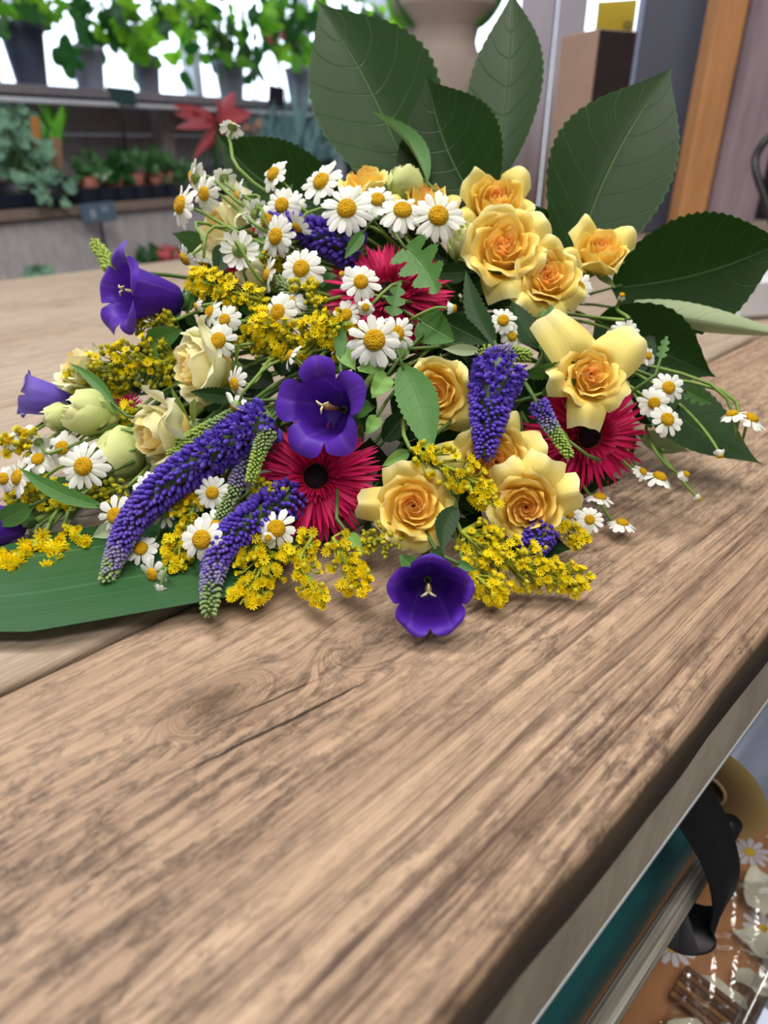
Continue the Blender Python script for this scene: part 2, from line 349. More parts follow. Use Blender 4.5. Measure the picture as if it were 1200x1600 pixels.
b = MB(); b.add(*box((-1.2, WM, 1.7), (3.6, WM + 0.1, 2.3))); struct('trim_1', b.mesh('trim_1', wallw, False), 'pale wall strip above the shop windows', MS)
cols = [-1.2, -0.35, 0.5, 1.35, 2.2, 3.05, 3.6]
for i in range(len(cols) - 1):
    wn = struct('window_%d' % (i + 1), (lambda q: q.mesh('window', frame_m, False))((lambda q: ([q.add(*box(*bb)) for bb in (((cols[i], WM, 0.30), (cols[i] + 0.05, WM + 0.08, 1.70)), ((cols[i] + 0.05, WM, 0.30), (cols[i + 1], WM + 0.08, 0.35)), ((cols[i] + 0.05, WM, 1.65), (cols[i + 1], WM + 0.08, 1.70)), ((cols[i] + 0.05, WM + 0.01, 0.95), (cols[i + 1], WM + 0.07, 0.985)))], q)[1])(MB())), 'white framed shop window behind the plant shelf', MS)
    for z0, z1 in ((0.35, 0.95), (0.985, 1.65)):
        q = MB(); q.add(*box((cols[i] + 0.05, WM + 0.035, z0), (cols[i + 1], WM + 0.041, z1))); obj('pane', q.mesh('pane', glass_m, False), wn)

# ------------------------------------------------------------------ plant shelf along the windows
shelf_m = woodm('grey_shelf_wood', 'DAD5DA', 'C6C0C8', '968E96', '867E86', (), (), 0.12, 60.0, dirtamt=0.5, side=False)
shelf_d = plain('dark_shelf_board', '85818A', 0.6, 0.3, 0.2, 10); shelf_b = plain('brown_shelf_front', '8E7C74', 0.65, 0.3, 0.2, 12)
shelf = thing('plant_shelf', 'weathered grey wooden plant shelf along the shop windows', 'shelf', MS)
ZU = onm(0, 128, 0.0)[1]
ZL = onm(0, 330, -0.12)[1]
def sbox(name, a, bb, mt, par=shelf, bev=0.003):
    q = MB(); q.add(*box(a, bb, bev)); return obj(name, q.mesh(name, mt, False), par)
for i, (m0, m1) in enumerate(((0.0, 0.145), (0.15, 0.295))): sbox('shelf_board', (-0.8, m0, ZU - 0.028), (2.3, m1, ZU), shelf_d)
sbox('shelf_edge', (-0.8, -0.006, ZU - 0.05), (2.3, -0.001, ZU - 0.036), plain('pale_strip', 'D8DCE8', 0.35))
for i in range(3):
    z0 = ZL + 0.004 + i * (ZU - 0.03 - ZL) / 3; sbox('back_plank', (-0.8, 0.30, z0), (2.3, 0.32, z0 + (ZU - 0.03 - ZL) / 3 - 0.005), shelf_m)
for i, (m0, m1) in enumerate(((-0.12, 0.085), (0.09, 0.295))): sbox('shelf_board', (-0.8, m0, ZL - 0.03), (2.3, m1, ZL), shelf_b)
sbox('front_plank', (-0.8, -0.10, ZL - 0.26), (2.3, -0.075, ZL - 0.032), shelf_m); sbox('front_plank', (-0.8, -0.10, ZL - 0.50), (2.3, -0.075, ZL - 0.265), shelf_m)
for s in (-0.75, 0.75, 2.2): sbox('post', (s, 0.2, -0.9), (s + 0.06, 0.26, ZU - 0.03), shelf_m)
for s in (-0.75, 0.75, 2.2): sbox('post', (s, -0.07, -0.9), (s + 0.06, -0.01, ZL - 0.03), shelf_m)
sbox('plinth_board', (-0.8, -0.42, -0.44), (2.3, -0.11, -0.41), shelf_b)
for s in (-0.75, 0.75, 2.2): sbox('post', (s, -0.3, -0.9), (s + 0.06, -0.24, -0.44), shelf_m)
# ------------------------------------------------------------------ plant materials
G = {
 'laurel': leafm('laurel_leaf', '10270C', '1D3C13', '4F6E3A', 0.45, 0.18, 0.08, '4E8A18', 7.0, 1.2, 0.014, 0.45, 'A9BC93'),
 'dark': leafm('dark_leaf', '152C11', '23441B', '50703A', 0.5, 0.2, 0.08, None, 8.0, 1.2, 0.03, 0.5, '7F9A72'),
 'mid': leafm('fresh_leaf', '3A662B', '558340', '84A668', 0.5, 0.3, 0.18, None, 7.0, 1.1, 0.03, 0.5, '7FA06A'),
 'light': leafm('light_leaf', '6B9A4A', '86B05C', 'A9C886', 0.5, 0.3, 0.22, None, 6.0, 1.0, 0.03, 0.5),
 'pale': leafm('pale_underside_leaf', 'A3B78E', 'B3C49E', 'C6D3B0', 0.55, 0.3, 0.1, None, 7.0, 1.0, 0.02, 0.6, '2F4A22'),
}
def stripem(name):
    k = NT(name); uv = k.co('UV'); s = k.sep(uv)
    n = k.noise(k.comb(k.math('MULTIPLY', s[0], 60.0), k.math('MULTIPLY', s[1], 1.5)), 1.0, 3, 0.6); c = k.mix(n, lin('1F4722'), lin('336336'))
    c = k.mix(k.ramp(k.noise(k.comb(k.math('MULTIPLY', s[0], 26.0), 0.3), 1.0, 1), [(0.60, 0.0), (0.75, .35)]), c, lin('5F8F58')); k.bump(n, 0.2, 0.0008)
    return k.fin(c, 0.38, 0.45, 0.08)
G['strap'] = stripem('strap_leaf')
stem_m = plain('green_stem', '7D9A4A', 0.5, 0.3, 0.15, 60, 0.1); stem_d = plain('dark_stem', '55733A', 0.5, 0.3, 0.2, 60)
sepal_m = plain('green_sepal', '8DAA62', 0.5, 0.3, 0.15, 60, 0.2)
RM = {
 'yellow': [petalm('rose_heart_petal', 'FFB450', 'FFC86A', 'FFDA90', transl=.4), petalm('rose_inner_petal', 'FFCC50', 'FFD968', 'FFE692', transl=.36), petalm('rose_mid_petal', 'FCD556', 'FEE070', 'FCEA9E', transl=.3), petalm('rose_outer_petal', 'F2DC70', 'F8E788', 'FAF1B4', transl=.25)],
 'cream': [petalm('cream_heart_petal', 'FFD07C', 'FFDE98', 'FFECBC', transl=.36), petalm('cream_inner_petal', 'FBD870', 'FCE592', 'FCEFBA', transl=.4), petalm('cream_mid_petal', 'F2EAA8', 'F8F1BE', 'FAF6D6'), petalm('cream_outer_petal', 'E6E8AE', 'F4F2C6', 'F8F6DA')],
 'bud': [petalm('bud_heart_petal', 'DDE090', 'E8E8A0'), petalm('bud_inner_petal', 'DDE090', 'EAEAA8', 'EEEDBE'), petalm('bud_mid_petal', 'CFD98C', 'E4E8A6', 'EDEEC0'), petalm('bud_outer_petal', 'BFD080', 'DDE4A0', 'EBECBE')],
}
white_p = petalm('chamomile_ray', 'E9EDE0', 'F6F7F8', None, 0.6, 0.25, 10.0, 0.05)
k = NT('chamomile_disc'); vo = k.new('TexVoronoi'); k.put(vo.inputs['Vector'], k.co()); vo.inputs['Scale'].default_value = 17
disc_m = (k.bump(k.math('SUBTRACT', 1.0, vo.outputs['Distance']), 0.5, 0.04), k.fin(k.mix(k.ramp(vo.outputs['Distance'], [(0.1, 0.0), (0.6, 1.0)]), lin('F0C416'), lin('CC980A')), 0.6, 0.2))[1]
ger_o = petalm('gerbera_ray', 'A3093F', 'D81560', 'DE2A70', 0.5, 0.15, 6.0, 0.2); ger_m = petalm('gerbera_mid_ray', 'B30C48', 'DB1C66', 'E04A84', 0.5, 0.15, 6.0, 0.2)
ger_i = petalm('gerbera_frill', '9B0A3C', 'D01858', 'F06AA0', 0.5, 0.12, 6.0, 0.25)
ger_c = plain('gerbera_dark_disc', '1E0A14', 0.7, 0.2, 0.4, 900); ger_y = plain('gerbera_pollen', 'B8502A', 0.6, 0.2, 0.2, 400)
def bellm(name, a, b_, c):
    k = NT(name); uv = k.co('UV'); s = k.sep(uv); n = k.noise(k.comb(k.math('MULTIPLY', s[0], 90.0), k.math('MULTIPLY', s[1], 3.0)), 1.0, 4, 0.65)
    rib = k.math('POWER', k.math('ABSOLUTE', k.math('COSINE', k.math('MULTIPLY', s[0], PI * 5))), 60.0)
    col = k.ramp(s[1], [(0.0, a), (0.55, b_), (1.0, c)]); col = k.mix(k.math('MULTIPLY', n, 0.35), col, lin(a)); col = k.mix(k.math('MULTIPLY', rib, 0.12), col, lin('8C70C8'))
    k.bump(k.math('ADD', k.math('MULTIPLY', n, 0.6), rib), 0.3, 0.001); return k.fin(col, 0.5, 0.3, 0.22)
bell_m = bellm('campanula_violet', '3F1A8C', '5224A6', '6030BE'); bell_l = bellm('campanula_lilac', '5A40B0', '7460C8', '9484DC')
style_m = plain('cream_style', 'D9D2A0', 0.6, 0.2, 0.1, 200); style_p = plain('pollen_brown_style', 'B58A5E', 0.8, 0.1, 0.25, 400)
VM = [plain('veronica_violet', '6248C4', 0.5, 0.25, 0.22, 300, 0.15), plain('veronica_purple_bud', '6A52BE', 0.5, 0.25, 0.2, 300, 0.1), plain('veronica_grey_bud', '8F88B4', 0.55, 0.2, 0.2, 300, 0.1),
      plain('veronica_green_bud', '93AC72', 0.55, 0.2, 0.2, 300, 0.1), plain('veronica_lime_bud', 'A6C060', 0.55, 0.2, 0.2, 300, 0.1)]
sol_y = petalm('goldenrod_ray', 'F8D808', 'FFEA18', None, 0.55, 0.3, 6.0, 0.15); sol_d = plain('goldenrod_disc', 'F8D80C', 0.6, 0.2, 0.2, 500)
sol_g = plain('goldenrod_cup', 'A8B03A', 0.55, 0.2, 0.2, 500, 0.1); sol_b = plain('goldenrod_bud_yellow', 'C9BE2A', 0.55, 0.2, 0.22, 500, 0.1); sol_o = plain('goldenrod_bud_olive', '9A9A2C', 0.55, 0.2, 0.22, 500, 0.1)

BND = at(740, 520, 0.50)                                           # where the stems come together
def stem_pts(p, d, n=10, via=None, bend=0.03, end=None):
    e = end or (BND + Vector((random.uniform(-.02, .02), random.uniform(-.02, .02), random.uniform(-.015, .015))))
    if via is not None: return catmull([p, p - d * bend * 0.5, via, via.lerp(e, 0.5) + Vector((0, 0.01, 0)), e], n + 4)
    if end is None and p.z < .06: e = p + Vector((.01, .095, .012)) + (e - p) * .12
    Y = Vector((0, 1, .05)); return bez(p, p - d * bend * .6 + Y * .025, p + Y * .075 + (e - p) * .15, e, n)
def add_stem(th, pts, r0, r1, mt=None, name='stem'):
    Mi = th.matrix_basis.inverted(); n = len(pts)
    v, f, uv = tube([Mi @ q for q in pts], [(r0 + (r1 - r0) * i / (n - 1)) / th.matrix_basis.median_scale for i in range(n)], 6)
    return obj(name, mesh(name, v, f, mt or stem_m, uv), th)

# ------------------------------------------------------------------ leaves
def leaf_mesh(name, L, W, mt, bend=0.0, fold=0.12, sway=0.0, kind='laurel', serr=0.0, curl=0.0, twist=0.0, nu=8, nv=24, seed=0, wave=0.0):
    rr = random.Random(seed); ph = rr.uniform(0, 6)
    def wid(t):
        if kind == 'laurel': w = math.sin(PI * min(1, t ** 0.84)) ** (0.62 + 0.75 * t) if 0 < t < 1 else 0
        elif kind == 'lance': w = math.sin(PI * t ** 0.75) ** 0.95 if 0 < t < 1 else 0
        elif kind == 'ovate': w = math.sin(PI * t ** 0.62) ** 0.8 if 0 < t < 1 else 0
        elif kind == 'strap': w = min(1, t * 6) ** 0.6 * min(1, (1 - t) * 2.2) ** 0.7
        elif kind == 'lobed': w = (0.18 + 0.82 * abs(math.sin(3.4 * PI * t + 0.3)) ** 0.7) * math.sin(PI * t ** 0.6) ** 0.5 if 0.001 < t < 1 else 0.02
        return max(w, 0.012)
    def fn(s, t):
        w = W * 0.5 * wid(t)
        if serr and abs(s) > 0.99: w *= 1 + serr * (1 if int(t * nv + 0.5) % 2 else -0.4)
        x = s * w; z = abs(s) ** 1.3 * w * fold * 2 + bend * L * math.sin(PI * t * 0.5) ** 2 + wave * L * math.sin(t * 14 + ph + (2 if s > 0 else 0)) * abs(s)
        if curl: z += curl * (abs(s) ** 2) * w
        y = t * L; x += sway * L * math.sin(PI * t)
        if bend: y -= abs(bend) * L * 0.35 * t * t
        if twist: c, q = math.cos(twist * t), math.sin(twist * t); x, z = x * c - z * q, x * q + z * c
        return (x, y, z)
    v, f, uv = grid(nu, nv, fn); return mesh(name, v, f, mt, uv)
def leaf_frame(p0, p1, nrm=None, roll=0.0):
    y = (p1 - p0).normalized(); n = nrm or (CAMP - (p0 + p1) / 2); z = (n - y * n.dot(y)).normalized(); x = y.cross(z)
    c, s = math.cos(roll), math.sin(roll); x, z = x * c - z * s, z * c + x * s
    return Matrix(((x.x, y.x, z.x), (x.y, y.y, z.y), (x.z, y.z, z.z)))
def leaf(label, a, b_, wpx, mt='laurel', name='laurel_leaf', cat='leaf', group='loose leaves among the flowers', roll=0.0, nrm=None, absz=False, stalk=True, **kw):
    p0 = at(*a) if absz else P(*a); p1 = at(*b_) if absz else P(*b_)
    L = (p1 - p0).length; W = S(wpx, (p0 + p1) / 2); m = mat4(leaf_frame(p0, p1, nrm, roll), p0)
    kw.setdefault('serr', 0.03); me = leaf_mesh('blade', L, W, G[mt], seed=hash(label) % 999 if False else len(label) * 7, **kw)
    th = thing(name, label, cat, m, group); obj('blade', me, th)
    if stalk: d = (p1 - p0).normalized(); add_stem(th, [p0 + d * L * 0.06, p0 - d * 0.012, p0 - d * 0.03 + (BND - p0) * 0.1], 0.0009, 0.0012, stem_d, 'stalk')
    return th

# ------------------------------------------------------------------ rose
def rpetal(rr, a0, w, r, h, fl, zb, pt, mt, nu=8, nv=9, curl=0.0, sp=0.07, wav=0.03, rnd=0.24, ex=3.0):
    ph = rr.uniform(0, 6); ph2 = rr.uniform(0, 6)
    def fn(s, t):
        he = h * (1 - rnd * abs(s) ** ex + pt * math.exp(-(s * 3.5) ** 2) + wav * math.sin(s * 5 + ph))
        rho = r * (0.22 + 0.78 * math.sin(min(t / 0.62, 1) * PI / 2)) + r * sp * s + r * wav * 0.8 * math.sin(s * 6 + ph2) * t * t
        q = max(0, (t - 0.45) / 0.55)
        rho += fl * q * q; z = zb + (he - zb) * t - abs(fl) * 0.55 * q ** 3 * (1 if fl > 0 else 0)
        shp = min(1.0, .5 + t) if t < .5 else 1 - .30 * ((t - .5) / .5) ** 3
        phi = a0 + s * w * r * shp / max(rho, r * .85)
        rho += curl * q ** 4 * (0.4 + 0.6 * abs(s)); z -= curl * 0.5 * q ** 6
        return (rho * math.cos(phi), rho * math.sin(phi), z)
    v, f, uv = grid(nu, nv, fn); return mesh('petal', v, f, mt, uv)
def rose(u, v, rpx, fc, label, kind='yellow', style='open', dz=0.0, roll=0.0, guards=(), seed=1, flare=1.0, stem=True, ng=5):
    rr = random.Random(seed); p = P(u, v, dz); R = S(rpx, p); d = face(*fc); H = R * {'open': 1.15, 'cup': 1.35, 'bud': 1.9}[style]
    o = p - d * H * 0.72; th = thing('rose', label, 'rose', mat4(basis(d, roll, UP), o), 'spray roses in the bouquet'); mt = RM[kind]
    if style == 'open': lay = [(2, .05, .84, 0, 0), (3, .11, .88, 0, 0), (3, .18, .91, 0, 0), (4, .26, .93, .02, 0), (4, .36, .96, .05, 1), (4, .50, .97, .08, 1), (4, .66, .95, .12, 2), (4, .80, .92, .18, 2), (ng, .92, .90, .30 * flare, 3)]
    elif style == 'cup': lay = [(3, .07, .88, 0, 0), (3, .14, .91, 0, 0), (4, .22, .94, 0, 0), (4, .32, .97, -.02, 1), (4, .44, 1.0, -.03, 1), (4, .58, 1.0, -.03, 2), (4, .74, .94, .03, 2), (ng, .90, .92, .34 * flare, 3)]
    else: lay = [(3, .14, .98, -.06, 0), (3, .34, 1.0, -.16, 1), (3, .58, 1.0, -.26, 2), (3, .78, .98, -.30, 2), (3, .92, .95, -.26, 3)]
    off = rr.uniform(0, 6)
    for (n, r, h, fl, mi) in lay:
        off += 1.1
        for i in range(n):
            if r >= 0.89 and guards: continue
            a = off + 2 * PI * i / n + rr.uniform(-.25, .25)
            obj('petal', rpetal(rr, a, 2 * PI / n * (0.66 if r < 0.5 else 0.60), R * r, H * h * rr.uniform(.92, 1.05), R * fl * rr.uniform(.6, 1.4), H * (0.25 if r < .5 else 0.08), rr.uniform(0, .05) if r < .7 else rr.uniform(0, .10), mt[mi], 6 if r < .4 else 8, 7 if r < .4 else 10, R * (0.03 if r < .6 else 0.10 * flare), 0.20 if r < .5 else 0.10, 0.05), th, Matrix.Translation((R * rr.uniform(-.02, .02), R * rr.uniform(-.02, .02), 0)))
    for (az, fl, hh, w) in guards:
        obj('petal', rpetal(rr, math.radians(az) , w, R * .88, H * hh, R * fl, 0.03 * H, 0.09, mt[3], 10, 12, R * .12, 0.04, 0.05, .40, 2.3), th)
    for i in range(5):
        a = off + i * 2 * PI / 5
        me = leaf_mesh('sepal', R * 1.15, R * .42, sepal_m, bend=0.1, kind='lance', nu=2, nv=6)
        obj('sepal', me, th, Matrix.Rotation(a, 4, 'Z') @ Matrix.Translation((0, R * (.16 if style != 'bud' else .42), -R * .08)) @ Matrix.Rotation(0.05 if style != 'bud' else 0.9, 4, 'X'))
    pr = [(0.001, -.34 * R), (.12 * R, -.32 * R), (.22 * R, -.15 * R), (.17 * R, 0.0)]
    a_, b_, c_ = lathe(pr, 10); obj('calyx', mesh('calyx', a_, b_, sepal_m, c_), th)
    a_, b_, c_ = lathe([(.15 * R, .0), (.5 * R, .12 * H), (.62 * R, .3 * H), (.5 * R, .52 * H), (.25 * R, .62 * H), (.001, .66 * H)], 14); obj('petal_base', mesh('petal_base', a_, b_, mt[1], c_), th)
    if stem: add_stem(th, stem_pts(o - d * R * .3, d, 10, None, 0.035), 0.0016, 0.002, stem_d)
    return th

# ------------------------------------------------------------------ chamomile
def ray_mesh(dr, w, seed):
    rr = random.Random(seed); tw_ = rr.uniform(-.25, .25)
    def fn(s, t):
        ww = w * (0.50 + 0.50 * min(1, t * 2.0)) * (1 if t < .78 else math.sqrt(max(0, 1 - ((t - .78) / .22) ** 2 * .82)))
        r = 0.34 + 0.66 * t + (0.03 * math.cos(s * 9) if t > .95 else 0); z = -dr * t * t * 0.5 + 0.02 + 0.03 * (1 - abs(s)) + tw_ * s * ww * t
        return (r, s * ww, z)
    v, f, uv = grid(4, 8, fn); return mesh('petal', v, f, white_p, uv)
RAYS = [ray_mesh(d, w_, i) for i, (d, w_) in enumerate(((0.10, .142), (0.25, .135), (0.45, .14), (-0.05, .14), (0.3, .125)))]
DISC = (lambda a: mesh('disc', a[0], a[1] + [tuple(range(9 * 16, 10 * 16))], disc_m, a[2]))(lathe([(.30, -.06), (.36, -.02), (.395, .04), (.385, .11), (.35, .18), (.29, .235), (.21, .27), (.12, .275), (.06, .262), (.015, .255)], 16))
CUP = (lambda a: mesh('calyx', a[0], a[1], sepal_m, a[2]))(lathe([(.04, -.34), (.09, -.30), (.20, -.22), (.30, -.12), (.36, -.03), (.30, .0)], 12))
daisies = []
def daisy(u, v, rpx, fc, label, droop=0.0, n=15, dz=-0.004, via=None, gap=0.0, seed=0, lift=0.01, end=None, stem=True):
    rr = random.Random(seed + int(u * 7 + v)); p = P(u, v, dz, lift); R = S(rpx, p) * 1.12; d = face(*fc)
    th = thing('chamomile_flower', 'chamomile flower ' + label, 'flower', mat4(basis(d, rr.uniform(0, 6), UP), p, R), 'chamomile flowers in the bouquet'); daisies.append(th)
    obj('disc', DISC, th, Matrix.Scale(rr.uniform(.92, 1.08), 4)); obj('calyx', CUP, th)
    for i in range(n):
        if rr.random() < gap: continue
        a = 2 * PI * i / n + rr.uniform(-.07, .07); s = rr.uniform(.88, 1.06)
        obj('petal', rr.choice(RAYS), th, Matrix.Rotation(a, 4, 'Z') @ Matrix.Translation((0.30, 0, 0)) @ Matrix.Rotation(droop + rr.uniform(-.14, .14), 4, 'Y') @ Matrix.Translation((-.30, 0, 0)) @ Matrix.Diagonal((s, rr.uniform(.95, 1.2) * min(1.25, 15 / n), s, 1)))
    if stem:
        vp = P(*via) if via else None
        if u > 900 and v > 700: vp = None; end = P(u - 55, v - 75, .05)
        add_stem(th, stem_pts(p - d * R * .30, d, 12, vp, 0.02, end), S(2.6, p) * .9, S(3.4, p), stem_m)
    return th

# ------------------------------------------------------------------ gerbera
def ger_petal(L, w, up, mt, seed):
    def fn(s, t):
        ww = w * (0.45 + 0.55 * math.sin(PI * min(1, .15 + t * .75))) * (1 - max(0, (t - .72) / .28) ** 1.6 * .96)
        return (L * t, s * ww, up * t * L * .5 - 0.12 * L * t * t + 0.25 * ww * (s * s))
    v, f, uv = grid(2, 6, fn); return mesh('petal', v, f, mt, uv)
GO = [ger_petal(.76, .036, q, ger_o, 0) for q in (.1, .25, .0)]; GMm = [ger_petal(.58, .032, q, ger_m, 0) for q in (.35, .5, .25)]; GI = [ger_petal(.24, .020, q, ger_i, 0) for q in (.9, 1.2, .7)]
def gerbera(u, v, rpx, fc, label, dz=0.0, roll=0.0, seed=3):
    rr = random.Random(seed); p = P(u, v, dz); R = S(rpx, p); d = face(*fc)
    th = thing('gerbera', label, 'gerbera', mat4(basis(d, roll, UP), p, R), 'pink gerberas in the bouquet')
    for lib, n, r0, tilt, z in ((GO, 66, .25, .14, -.03), (GO, 56, .24, .0, .0), (GMm, 60, .23, -.10, .03), (GI, 66, .21, -.35, .05), (GI, 50, .19, -.6, .06)):
        for i in range(n):
            a = 2 * PI * (i + rr.uniform(-.35, .35)) / n; s = rr.uniform(.86, 1.08)
            obj('petal', rr.choice(lib), th, Matrix.Rotation(a, 4, 'Z') @ Matrix.Translation((r0, 0, z)) @ Matrix.Rotation(tilt + rr.uniform(-.14, .14), 4, 'Y') @ Matrix.Rotation(rr.uniform(-.5, .5), 4, 'X') @ Matrix.Scale(s, 4))
    b = MB(); b.add(*lathe([(.26, -.12), (.22, .02), (.16, .07), (.08, .085), (.005, .08)], 20))
    for i in range(150):
        r = .17 * math.sqrt(i / 150) ; a = i * 2.39996; h = rr.uniform(.03, .07)
        b.add([(r * math.cos(a) + .012 * math.cos(q), r * math.sin(a) + .012 * math.sin(q), .05) for q in (0, 2.1, 4.2)] + [(r * math.cos(a) * 1.1, r * math.sin(a) * 1.1, .085 + h * .6)], [(0, 1, 3), (1, 2, 3), (2, 0, 3)])
    o = obj('disc', b.mesh('disc', ger_c), th)
    b = MB()
    for i in range(46):
        a = 2 * PI * i / 46; r = .195 + rr.uniform(-.015, .015)
        b.add([(r * math.cos(a) + .010 * math.cos(q), r * math.sin(a) + .010 * math.sin(q), .07) for q in (0, 2.1, 4.2)] + [(r * math.cos(a), r * math.sin(a), .07 + rr.uniform(.05, .09))], [(0, 1, 3), (1, 2, 3), (2, 0, 3)])
    so = obj('stamen_ring', b.mesh('stamen_ring', ger_y), th); so['kind'] = 'stuff'
    b = MB(); b.add(*lathe([(.02, -.34), (.12, -.30), (.24, -.16), (.28, -.08)], 14)); obj('calyx', b.mesh('calyx', sepal_m), th)
    add_stem(th, stem_pts(p - d * R * .3, d, 10, None, .04), .0022, .0024, stem_d)
    return th

# ------------------------------------------------------------------ campanula
def bell_mesh(L, R, mt, seed, lobe=1.0, open_=1.0):
    rr = random.Random(seed); ph = [rr.uniform(0, 6) for _ in range(8)]; nu, nv = 80, 26
    v = []; uv = []; f = []
    for j in range(nv + 1):
        for i in range(nu):
            a = 2 * PI * i / nu; m = abs(math.cos(2.5 * a)); te = 0.72 + 0.28 * m ** 0.42 * lobe; t = j / nv * te
            if t < 0.68: q = t / .68; r = .40 + .34 * math.sin(q * PI * .5) - .03 * math.sin(q * PI) + .06 * max(0, q - .7); z = .86 * q; z *= 1; r *= min(1, .25 + q * 6)
            else: q = (t - .68) / .32; r = .758 + open_ * (.34 * q ** 1.25); z = .86 + .17 * math.sin(q * PI * .62) - .06 * q * q * open_
            r *= 1 + .035 * m * (1 - t) + .03 * math.sin(3 * a + ph[1]) * t + .02 * math.sin(9 * a + ph[2] + t * 5) * t
            z += .03 * math.sin(2 * a + ph[3]) * t * t + .02 * math.sin(7 * a + ph[4]) * t ** 3
            v.append((R * r * math.cos(a), R * r * math.sin(a), L * z)); uv.append((i / nu, t))
    for j in range(nv):
        for i in range(nu): f.append((j * nu + i, j * nu + (i + 1) % nu, (j + 1) * nu + (i + 1) % nu, (j + 1) * nu + i))
    return mesh('corolla', v, f, mt, uv)
def campanula(u, v, rpx, lpx, fc, label, dz=0.0, roll=0.0, mt=None, seed=1, stigma='brown', stem=True, open_=1.0, lift=0.006):
    p = P(u, v, dz, lift); R = S(rpx, p); L = S(lpx, p); d = face(*fc); o = p - d * L * .88
    th = thing('bellflower', label, 'flower', mat4(basis(d, roll, UP), o), 'violet bellflowers in the bouquet')
    obj('corolla', bell_mesh(L, R, mt or bell_m, seed, 1.0, open_), th)
    b = MB(); b.add(*tube([(0, 0, .02 * L), (.02 * R, .01 * R, .4 * L), (.05 * R, .03 * R, .72 * L), (.06 * R, .04 * R, .9 * L)], [R * .05, R * .055, R * (.09 if stigma == 'brown' else .05), R * .035], 8)); st = obj('style', b.mesh('style', style_p if stigma == 'brown' else style_m), th)
    b = MB()
    for a in (0, 2.1, 4.2): b.add(*tube([(.06 * R, .04 * R, .88 * L), (.06 * R + .09 * R * math.cos(a), .04 * R + .09 * R * math.sin(a), .95 * L), (.06 * R + .2 * R * math.cos(a), .04 * R + .2 * R * math.sin(a), .93 * L)], [R * .035, R * .03, R * .018], 6))
    obj('stigma', b.mesh('stigma', style_m), st)
    for i in range(5):
        a = 2 * PI * i / 5 + .6; me = leaf_mesh('sepal', R * .75, R * .5, G['mid'], bend=-.2, kind='ovate', nu=4, nv=8, wave=.04, seed=i)
        obj('sepal', me, th, Matrix.Rotation(a, 4, 'Z') @ Matrix.Translation((0, R * .26, -.06 * L)) @ Matrix.Rotation(.5 if i % 2 else -.3, 4, 'X'))
    b = MB(); b.add(*lathe([(.02 * R, -.2 * L), (.2 * R, -.14 * L), (.27 * R, -.04 * L), (.25 * R, .02 * L)], 10)); obj('calyx', b.mesh('calyx', G['mid']), th)
    if stem: add_stem(th, stem_pts(o - d * L * .18, d, 10, None, .03), .0022, .0025, stem_m)
    return th

# ------------------------------------------------------------------ veronica spikes
def bud_mesh(mt, kind):
    b = MB()
    if kind == 'flower':
        b.add(*lathe([(.02, 0), (.16, .12), (.24, .42), (.26, .66)], 6))
        for i in range(4):
            a = PI / 2 * i; c, s = math.cos(a), math.sin(a); pts = [(.14, -.14, .6), (.14, .14, .6), (.42, .16, .92), (.42, -.16, .92), (.60, 0, .98)]
            b.add([(x * c - y * s, x * s + y * c, z) for x, y, z in pts], [(0, 1, 2, 3), (3, 2, 4)])
        b.add([(.03, 0, .5), (-.02, .03, .5), (-.02, -.03, .5), (.1, .05, 1.5)], [(0, 1, 3), (1, 2, 3), (2, 0, 3)])
    else: b.add(*lathe([(.03, 0), (.18, .16), (.29, .50), (.30, .85), (.19, 1.15), (.02, 1.28)], 6))
    return b.mesh('floret', mt)
VB = [bud_mesh(VM[0], 'flower'), bud_mesh(VM[0], 'bud'), bud_mesh(VM[1], 'bud'), bud_mesh(VM[2], 'bud'), bud_mesh(VM[3], 'bud'), bud_mesh(VM[4], 'bud')]
